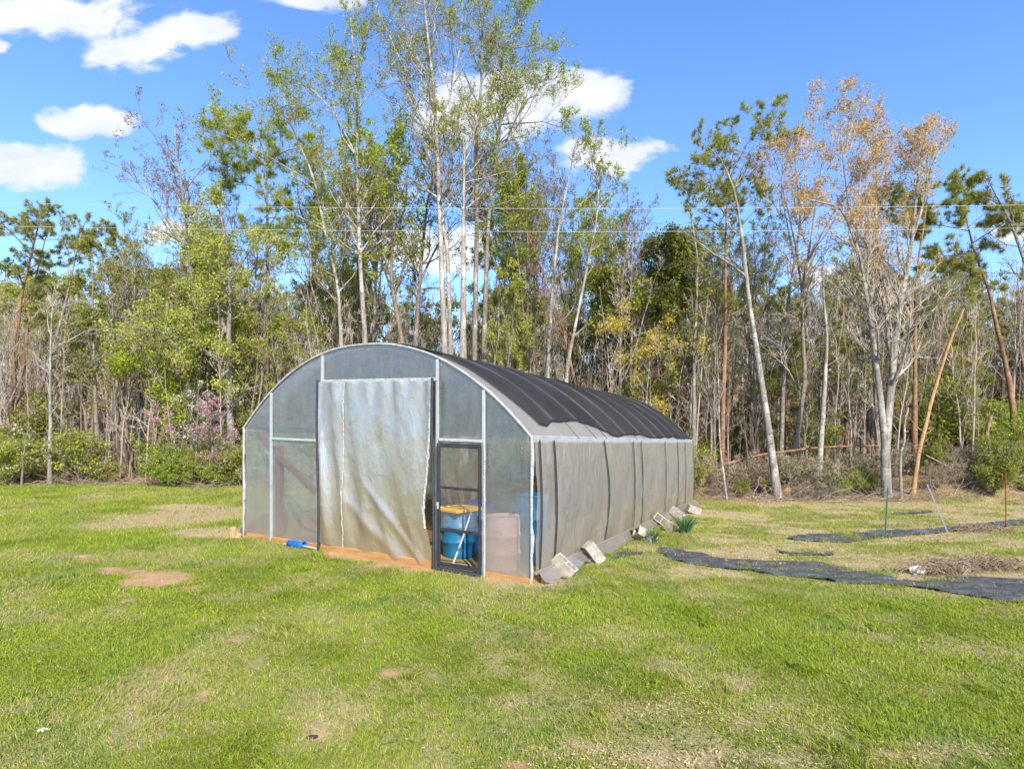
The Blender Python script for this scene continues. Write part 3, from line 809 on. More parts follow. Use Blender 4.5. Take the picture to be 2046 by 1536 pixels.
barrel('plastic_barrel', 4.32, .95, 'turquoise plastic barrel standing behind the screen door', 'barrel', M['bluepaint'], .29, .80)
barrel('plastic_barrel', 4.30, 1.66, 'deep blue plastic barrel beside the turquoise one behind the door', 'barrel', M['bluedeep'], .29, .88)
barrel('plastic_barrel', 5.62, 1.25, 'tall blue barrel upright behind the faded pink one', 'barrel', M['bluepaint'], .27, 1.15)
barrel('plastic_barrel', 5.45, .45, 'faded pink barrel standing close behind the end film right of the door', 'barrel', M['pink'], .28, .86)
t = inside_thing('barrel_lid', 4.32, .95, .795, 'bright yellow square lid lying on the turquoise barrel', 'lid', None, R(72))
g = Geo(); g.box((0, 0, .015), (.66, .66, .03), bevel=.01); g.build('lid_body', M['yellow'], t)
g = Geo()
for (cx, cy, sx, sy) in ((0, .31, .66, .05), (0, -.31, .66, .05), (.31, 0, .05, .66), (-.31, 0, .05, .66)): g.box((cx, cy, .036), (sx, sy, .018), bevel=.006)
g.build('rim', M['yellow'], t)
t = inside_thing('garden_cane', 4.72, .22, 0, 'thin white rod leaning inside the screen door', 'rod')
g = Geo(); g.tube([(-.05, 0, .02), (.10, .06, .45), (.23, .1, .85)], .013, 8); g.build('rod', M['offwhite'], t)
g = Geo(); g.tube([(.23, .1, .83), (.235, .1, .87)], .017, 8); g.build('end_cap', M['offwhite'], t)
t = inside_thing('wood_post', .60, .30, 0, 'dark red timber post behind the left end film', 'post')
g = Geo(); g.box((0, 0, .88), (.13, .13, 1.80), bevel=.012); g.build('post', M['postwood'], t)
t = inside_thing('brace_board', .92, .16, 0, 'long dark board sloping down behind the red post', 'board')
g = Geo(); g.box((.0, 0, 1.48), (1.9, .05, .13), rot=eul(0, R(34), 0), bevel=.01); g.build('board', M['postwood'], t)
for (x, y, tilt, l, lab) in ((3.92, 1.85, .12, 1.75, 'tallest sawn stake leaning among the lumber behind the yellow lid'), (3.85, 2.0, -.30, 1.5, 'sawn stake leaning left behind the yellow lid'), (4.10, 2.15, .02, 1.35, 'short upright sawn stake at the right of the lumber'),
                            (3.70, 1.8, -.55, 1.35, 'flattest leaning stake in the lumber behind the door')):
    t = inside_thing('lumber_stake', x, y, 0, lab, 'stake', 'sawn stakes behind the screen door', tilt)
    g = Geo(); g.box((math.sin(tilt) * l / 2, .05, l / 2), (.09, .045, l), rot=eul(0, tilt, 0), bevel=.006); g.build('stake', M['lumber'], t)
t = inside_thing('lumber_stake', 4.50, .02, .02, 'broken board standing in the gap at the curtain foot', 'board')
g = Geo(); g.box((-.03, 0, .55), (.09, .03, 1.1), rot=eul(0, .05, 0), bevel=.005); g.build('stake', M['lumber'], t)
t = inside_thing('workbench', 2.9, 6.0, 0, 'long timber bench dimly seen inside the greenhouse', 'bench')
g = Geo(); g.box((0, 0, .85), (1.0, 5.0, .06), bevel=.01); g.build('bench_top', M['lumber'], t)
for a in (-.42, .42):
    for b in (-2.3, 0, 2.3):
        g = Geo(); g.box((a, b, .41), (.07, .07, .82)); g.build('leg', M['lumber'], t)
t = inside_thing('tarpaulin', 4.95, 2.35, 0, 'crumpled blue tarpaulin heap behind the corner film', 'tarpaulin')
th = np.linspace(0, 2 * np.pi, 40); ph = np.linspace(0, np.pi / 2, 16); TH, PH = np.meshgrid(th, ph, indexing='ij')
rr = (.55 + .25 * (fbm(np.cos(TH) * 2 + 3, np.sin(TH) * 2 + PH * 2, 5, 3) - .5))
g = Geo(); g.grid(np.stack([rr * np.sin(PH) * np.cos(TH) * .7, rr * np.sin(PH) * np.sin(TH), 1.75 * rr * np.cos(PH) + .02], -1)); g.build('sheet', M['bluepaint'], t, smooth=False)

# blue roll at the foot of the front wall, chock of wood at the corner
c = to_world(1.62, -.20, .0)
t = empty('blue_sleeve', c, 'bright blue plastic sleeve lying at the foot of the end wall', 'sleeve', None, GROT)
g = Geo(); g.lathe([(.03, -.19), (.06, -.19), (.066, -.05), (.058, .08), (.07, .19), (.05, .19), (.035, .1)], 18, 0, Matrix.Translation((0, 0, .062)) @ Matrix.Rotation(R(90), 4, 'Y')); g.build('sleeve', M['bluebright'], t, smooth=True)
g = Geo(); g.tube([(-.34, .02, .03), (0, 0, .06), (.5, -.01, .03)], .018, 6); g.build('pipe', M['galv'], t)
c = to_world(-.07, -.22, -.02)
t = empty('wood_chock', c, 'short weathered wood chock at the left foot of the greenhouse', 'chock', None, .4)
g = Geo(); g.box((0, 0, .10), (.10, .12, .24), rot=eul(.15, .1, 0), bevel=.012); g.box((.09, -.04, .05), (.09, .08, .12), rot=eul(-.2, .3, .4), bevel=.01); g.build('chock', M['lumber'], t)


# ------------------------------------------------------------------ concrete blocks holding the skirt down
def block_geo(half=False):
    g = Geo(); Lx, Wy, Hz = (.39 if not half else .2), .19, .19; th = .034
    g.box((0, -Wy / 2 + th / 2, Hz / 2), (Lx, th, Hz), bevel=.004); g.box((0, Wy / 2 - th / 2, Hz / 2), (Lx, th, Hz), bevel=.004)
    xs = (-Lx / 2 + th / 2, 0, Lx / 2 - th / 2) if not half else (-Lx / 2 + th / 2, Lx / 2 - th / 2)
    for x in xs: g.box((x, 0, Hz / 2 + .0015), (th, Wy - 2 * th, Hz - .006), bevel=.003)
    return g


BL = 'blocks along the greenhouse side'
blocks = [(1127, 1150, -25, (0, 38, 0), 'concrete block tilted at the near corner of the greenhouse', False),
          (1186, 1123, 20, (0, 52, 0), 'steeply tipped concrete block, second from the near corner', False),
          (1272, 1079, -60, (60, -22, 0), 'long pale concrete block just left of the small daffodil clump', False),
          (1301, 1083, 30, (90, 0, 0), 'block half hidden behind the small daffodil clump', True),
          (1322, 1052, -25, (75, 35, 0), 'smooth tilted block left of the large daffodil clump', False),
          (1340, 1060, 40, (20, 10, 0), 'rounded broken lump of concrete beside the large daffodil clump', True),
          (1353, 1036, -35, (0, 34, 0), 'tilted block behind the large daffodil clump', False),
          (1386, 1026, 10, (10, 20, 0), 'farthest block at the back corner of the greenhouse', False)]
for (px, py, rz, (rx, ry, _), lab, half) in blocks:
    p = ground(px, py)
    t = empty('concrete_block', p + np.array([0, 0, 0]), lab, 'concrete block', BL, R(rz))
    Mx = eul(R(rx), R(ry), 0)
    g = Geo(); q = block_geo(half); v, c_, f, m_ = q.merged(); v = v @ Mx.T; v[:, 2] -= v[:, 2].min() + .05; v[:, :2] -= v[:, :2].mean(0)
    for k in (4, 3): pass
    off = g.nv; g.v.append(v); g.c.append(c_); g.nv += len(v)
    for k in (3, 4):
        if len(f[k]): g.f[k].append(f[k]); g.m[k].append(m_[k])
    g.build('block', M['concrete'], t)


# daffodil clumps
def daffodil(px, py, n, h, label):
    p = ground(px, py); t = empty('daffodil_clump', p, label, 'plant', 'daffodil clumps by the blocks')
    r = np.random.default_rng(px); a = r.uniform(0, 6.28, n); rad = .10 * np.sqrt(r.random(n)) * (h / .4); ln = h * (.6 + .5 * r.random(n)); lean = rad * 1.6 + .05 * r.random(n)
    k = np.linspace(0, 1, 6)[None, :]
    P = np.stack([(rad * np.cos(a))[:, None] + np.cos(a)[:, None] * lean[:, None] * k ** 2, (rad * np.sin(a))[:, None] + np.sin(a)[:, None] * lean[:, None] * k ** 2, ln[:, None] * (k - .18 * k ** 3)], -1)
    g = Geo(); col = np.stack([.07 + .05 * r.random(n), .16 + .08 * r.random(n), .075 + .04 * r.random(n)], -1)
    g.tubes(P, .008 * (1 - .8 * k ** 3) * np.ones((n, 1)), 3, 0, col); g.build('leaves', M['leaf'], t)
    return t


daffodil(1304, 1084, 40, .34, 'smaller upright blue green daffodil clump between two pale blocks')
daffodil(1369, 1064, 110, .46, 'large spreading daffodil clump beside the concrete blocks')
# ------------------------------------------------------------------ trees
def resample(pts, k):
    p = np.asarray(pts, float)
    if len(p) == 2: p = np.vstack([p[0], (p[0] + p[1]) / 2, p[1]])
    d = np.concatenate([[0], np.cumsum(np.linalg.norm(np.diff(p, axis=0), axis=1))]); e = np.linspace(0, d[-1], k * 4)
    q = np.stack([np.interp(e, d, p[:, i]) for i in range(p.shape[1])], -1)
    w = max(3, int(k * 4 / (len(p) * 1.6)) | 1); pad = w // 2
    qq = np.vstack([2 * q[0] - q[pad:0:-1], q, 2 * q[-1] - q[-2:-pad - 2:-1]])
    ker = np.hanning(w + 2)[1:-1]; ker /= ker.sum()
    s = np.stack([np.convolve(qq[:, i], ker, 'valid') for i in range(p.shape[1])], -1)[:len(q)]
    return s[np.linspace(0, len(s) - 1, k).round().astype(int)]


def spawn(P, Rr, n, t0, t1, ang, length, r, k=5, up=.3, wig=.14, rf=.55, rmax=1.0, tfall=.6, rel=True):
    N, K = P.shape[:2]; idx = np.repeat(np.arange(N), n); m = len(idx)
    if m == 0: return np.zeros((0, k, 3)), np.zeros((0, k))
    t = t0 + (t1 - t0) * r.random(m); f = t * (K - 1); i = np.minimum(f.astype(int), K - 2); fr = (f - i)[:, None]
    pos = P[idx, i] * (1 - fr) + P[idx, i + 1] * fr
    tan = nrm(P[idx, i + 1] - P[idx, i]); rr = Rr[idx, i] * (1 - fr[:, 0]) + Rr[idx, i + 1] * fr[:, 0]
    rv = r.normal(size=(m, 3)); rv -= (rv * tan).sum(-1, keepdims=True) * tan; rv = nrm(rv)
    a = ang * (.65 + .7 * r.random(m))[:, None]
    d = nrm(tan * np.cos(a) + rv * np.sin(a))
    Lp = np.linalg.norm(np.diff(P, axis=1), axis=-1).sum(-1)[idx] if rel else np.ones(m)
    L = length * Lp * (1 - tfall * (t - t0) / max(t1 - t0, 1e-6)) * (.6 + .7 * r.random(m))
    out = np.empty((m, k, 3)); out[:, 0] = pos
    for j in range(1, k):
        d = nrm(d + r.normal(size=(m, 3)) * wig + np.array([0, 0, up / k]))
        out[:, j] = out[:, j - 1] + d * (L / (k - 1))[:, None]
    r0 = np.minimum(np.minimum(rr * rf, L * .022 + .003), rmax)
    tp = np.linspace(1, .28, k)[None, :]
    return out, r0[:, None] * tp


def leaves(g, P, per, size, cols, r, spread=.12, mat=0, tstart=.25, asp=.6, droop=0.0):
    N, K = P.shape[:2]; idx = np.repeat(np.arange(N), per); m = len(idx)
    if m == 0: return
    f = (tstart + (1 - tstart) * r.random(m)) * (K - 1); i = np.minimum(f.astype(int), K - 2); fr = (f - i)[:, None]
    c = P[idx, i] * (1 - fr) + P[idx, i + 1] * fr + r.normal(size=(m, 3)) * spread
    u = nrm(r.normal(size=(m, 3)) + np.array([0, 0, -droop])); w = nrm(np.cross(u, r.normal(size=(m, 3))))
    s = size * (.6 + .8 * r.random(m))[:, None]
    v = np.stack([c, c + u * s * .5 + w * s * asp * .5, c + u * s, c + u * s * .5 - w * s * asp * .5], 1)
    cl = np.array(cols)[r.integers(0, len(cols), m)] * (.7 + .6 * r.random(m))[:, None]
    # clump tone: whole sprays run lighter or darker
    cl = cl * (.75 + .5 * r.random(N))[idx][:, None]
    g.add(v.reshape(-1, 3), np.arange(m)[:, None] * 4 + np.array([0, 1, 2, 3]), mat, np.repeat(cl, 4, 0))


def needles(g, P, tufts, nn, ln, wd, cols, r, mat=0, tstart=.45):
    N, K = P.shape[:2]; idx = np.repeat(np.arange(N), tufts); m = len(idx)
    if m == 0: return
    f = (tstart + (1 - tstart) * r.random(m)) * (K - 1); i = np.minimum(f.astype(int), K - 2); fr = (f - i)[:, None]
    c = P[idx, i] * (1 - fr) + P[idx, i + 1] * fr; tan = nrm(P[idx, i + 1] - P[idx, i])
    cl = np.array(cols)[r.integers(0, len(cols), m)] * (.65 + .7 * r.random(m))[:, None]
    c = np.repeat(c, nn, 0); tan = np.repeat(tan, nn, 0); cl = np.repeat(cl, nn, 0); q = len(c)
    d = nrm(tan * .55 + r.normal(size=(q, 3)) * .75 + np.array([0, 0, .25])); w = nrm(np.cross(d, r.normal(size=(q, 3)))) * wd
    L = ln * (.6 + .7 * r.random(q))[:, None]
    v = np.stack([c - w, c + w, c + d * L], 1)
    g.add(v.reshape(-1, 3), np.arange(q)[:, None] * 3 + np.array([0, 1, 2]), mat, np.repeat(cl, 3, 0))


TW = {'grey': ((.31, .25, .185), (.45, .365, .275)), 'brown': ((.17, .125, .09), (.30, .225, .165)), 'pale': ((.36, .305, .245), (.52, .455, .38)), 'red': ((.25, .14, .11), (.36, .22, .17))}
YG = [(.34, .43, .03), (.42, .48, .04), (.24, .35, .025)]            # fresh spring leaves
LG = [(.42, .45, .08), (.34, .40, .06), (.50, .50, .14)]             # paler, catkin-like leaves
OR = [(.58, .34, .09), (.53, .37, .09), (.60, .42, .12), (.50, .28, .11)]   # maple keys and buds
GD = [(.62, .47, .06), (.54, .42, .06), (.45, .39, .08)]             # golden catkins
NP = [(.30, .32, .05), (.38, .38, .065), (.20, .25, .045)]        # pine needles
NB = [(.32, .35, .09), (.40, .40, .11), (.24, .28, .08)]
EV = [(.26, .28, .05), (.32, .33, .065), (.19, .22, .04)]
BG = [(.27, .36, .035), (.21, .30, .03), (.34, .40, .06)]


def twig_cols(r, n, kind):
    a, b = TW[kind]; q = r.random((n, 1)); return np.array(a) * (1 - q) + np.array(b) * q


def grow(limbs, spec, r):
    """limbs: list of (points k x 3, radii k); returns trunk and crown geometry"""
    tr, cr = Geo(), Geo()
    tw = spec.get('twig', 'grey')
    for P, rad in limbs: tr.tubes(P[None], rad[None], 9 if rad[0] > .1 else 7, 0)
    lw = spec.get('limb_n', 1)
    g1P, g1R = [], []
    t0s = spec.get('t0', .35)
    for li, (P, rad) in enumerate(limbs):
        ln = np.linalg.norm(np.diff(P, axis=0), axis=1).sum()
        n1 = max(2, int(spec['n1'] * (ln / 10.0 if spec.get('byl', True) else 1)))
        p, q = spawn(P[None], rad[None], n1, t0s if li == 0 else spec.get('t0b', .25), .99, spec.get('a1', .85), spec['l1'], r, 7, spec.get('up', .5), .15, .5, .07, spec.get('fall', .55), False)
        g1P.append(p); g1R.append(q)
    P1 = np.concatenate(g1P); R1 = np.concatenate(g1R)
    tr.tubes(P1, R1, 5, 0)
    P2, R2 = spawn(P1, R1, spec.get('n2', 5), .2, 1.0, spec.get('a2', .7), spec.get('l2', .5), r, 5, spec.get('up', .5) * .8, .18, .6, .03)
    cr.tubes(P2, np.maximum(R2, spec.get('tw_min', .0055)), 4, 0, twig_cols(r, len(P2), tw))
    P3, R3 = spawn(P2, R2, spec.get('n3', 4), .2, 1.0, .65, spec.get('l3', .55), r, 4, spec.get('up', .5) * .6, .2, .7, .012)
    if spec.get('n3', 4): cr.tubes(P3, np.maximum(R3, spec.get('tw_min', .0055) * .75), 3, 0, twig_cols(r, len(P3), tw))
    tip = P3 if len(P3) else P2
    lf = spec.get('leaf')
    if lf == 'leaf':
        if spec.get('bare_low'):
            zt = tip[:, -1, 2]; tip = tip[r.random(len(tip)) < sstep(spec['bare_low'][0], spec['bare_low'][1], zt) * .95 + .05]
        leaves(cr, tip, spec['nl'], spec.get('size', .12), spec['cols'], r, spec.get('spread', .10), 1, .2, spec.get('asp', .65))
    elif lf == 'needle':
        needles(cr, tip, spec.get('tufts', 2), spec.get('nn', 9), spec.get('size', .2), spec.get('nw', .011), spec['cols'], r, 1, .3)
    return tr, cr


def make_tree(name, label, cat, px_limbs, D, r0, spec, barkm, seed, group=None, top_taper=.12, part_names=('trunk', 'crown'), base=True):
    r = np.random.default_rng(seed); limbs = []
    for li, lp in enumerate(px_limbs):
        rr = r0 if li == 0 else None
        lp = [tuple(q) for q in lp]
        if 'snapped' not in name and lp[-1][1] > 60 and spec['l1'] > .9:      # the twigs, not the limb, reach the outline
            lp[-1] = (lp[-1][0], min(lp[-1][1] + .45 * spec['l1'] * FPX / D * (1.5 if 'pine' in name else 1), max(lp[-2][1] - 12, lp[-1][1])))
        pts = [ray(a, b, D) for (a, b) in lp]
        if li == 0 and base:
            x = pts[0][0]; zb = float(gz(x, D)); pts = [np.array([x + .05, D, zb - .15])] + ([p for p in pts if p[2] > zb + .3])
        P = resample(np.array(pts), 22)
        off = 0 if li == 0 else r.choice([-1, 1]) * (.6 + 1.4 * r.random())
        P[:, 1] += off * np.linspace(0, 1, 22) ** 1.3 + (fbm(np.linspace(0, 3, 22) + seed, np.zeros(22) + li * 5, 3, 2) - .5) * .5 * np.linspace(0, 1, 22)
        if li == 0:
            rad = r0 * np.linspace(1, top_taper, 22); rad[:3] *= np.array([1.35, 1.12, 1.04])
            main, mrad = P, rad
        else:
            j = np.argmin(np.linalg.norm(np.concatenate([l[0] for l in limbs]) - P[0], axis=1)); par = limbs[j // 22]
            rs = par[1][j % 22] * .78; P += (par[0][j % 22] - P[0]) * np.linspace(1, 0, 22)[:, None] ** 2
            rad = rs * np.linspace(1, .15, 22)
        rad = rad * (1 + (fbm(np.linspace(0, 9, 22) + seed, np.zeros(22), 5, 2) - .5) * .22)
        limbs.append((P, rad))
    tr, cr = grow(limbs, spec, r)
    b = np.array([limbs[0][0][0][0], limbs[0][0][0][1], limbs[0][0][0][2]])
    t = empty(name, b, label, cat, group)
    tr.build(part_names[0], barkm, t, b, True)
    if cr.nv: cr.build(part_names[1], [M['twig'], M['needle'] if spec.get('leaf') == 'needle' else M['leaf']], t, b)
    return t


POP = dict(n1=21, l1=2.9, n2=7, n3=5, leaf='leaf', nl=4, size=.076, cols=YG, t0=.42, up=.75, a1=.85, twig='brown', spread=.07, tw_min=.0065)
POPB = dict(POP, nl=2, t0=.5, bare_low=(10, 15))
BARE = dict(n1=21, l1=2.4, n2=6, n3=5, leaf=None, t0=.38, up=.55, a1=.8, twig='grey')
BUDS = dict(BARE, twig='brown', tw_min=.0065, leaf='leaf', nl=2, size=.06, cols=[(.20, .17, .09), (.17, .19, .06)], spread=.05)
PINE = dict(n1=30, byl=False, l1=2.0, n2=6, n3=4, leaf='needle', tufts=2, nn=8, size=.22, nw=.009, cols=NP, t0=.62, up=.25, a1=1.25, fall=.45, twig='brown', l2=.42, l3=.5)
SCRUB = dict(PINE, cols=NB, l1=1.15, n1=38, t0=.55, size=.17, nn=8, tufts=2)
MAPLE = dict(n1=21, l1=2.3, n2=7, n3=5, leaf='leaf', nl=4, size=.075, cols=OR, t0=.30, up=.8, a1=.7, twig='pale', spread=.08, bare_low=(6.5, 12.0))
LIGHT = dict(n1=26, l1=2.5, n2=7, n3=5, leaf='leaf', nl=10, size=.095, cols=LG, t0=.25, up=.3, a1=1.0, twig='grey', spread=.13)
EVER = dict(n1=34, byl=False, l1=2.4, n2=7, n3=5, leaf='leaf', nl=9, size=.13, cols=EV, t0=.15, up=.35, a1=1.15, twig='brown', spread=.13, fall=.6)

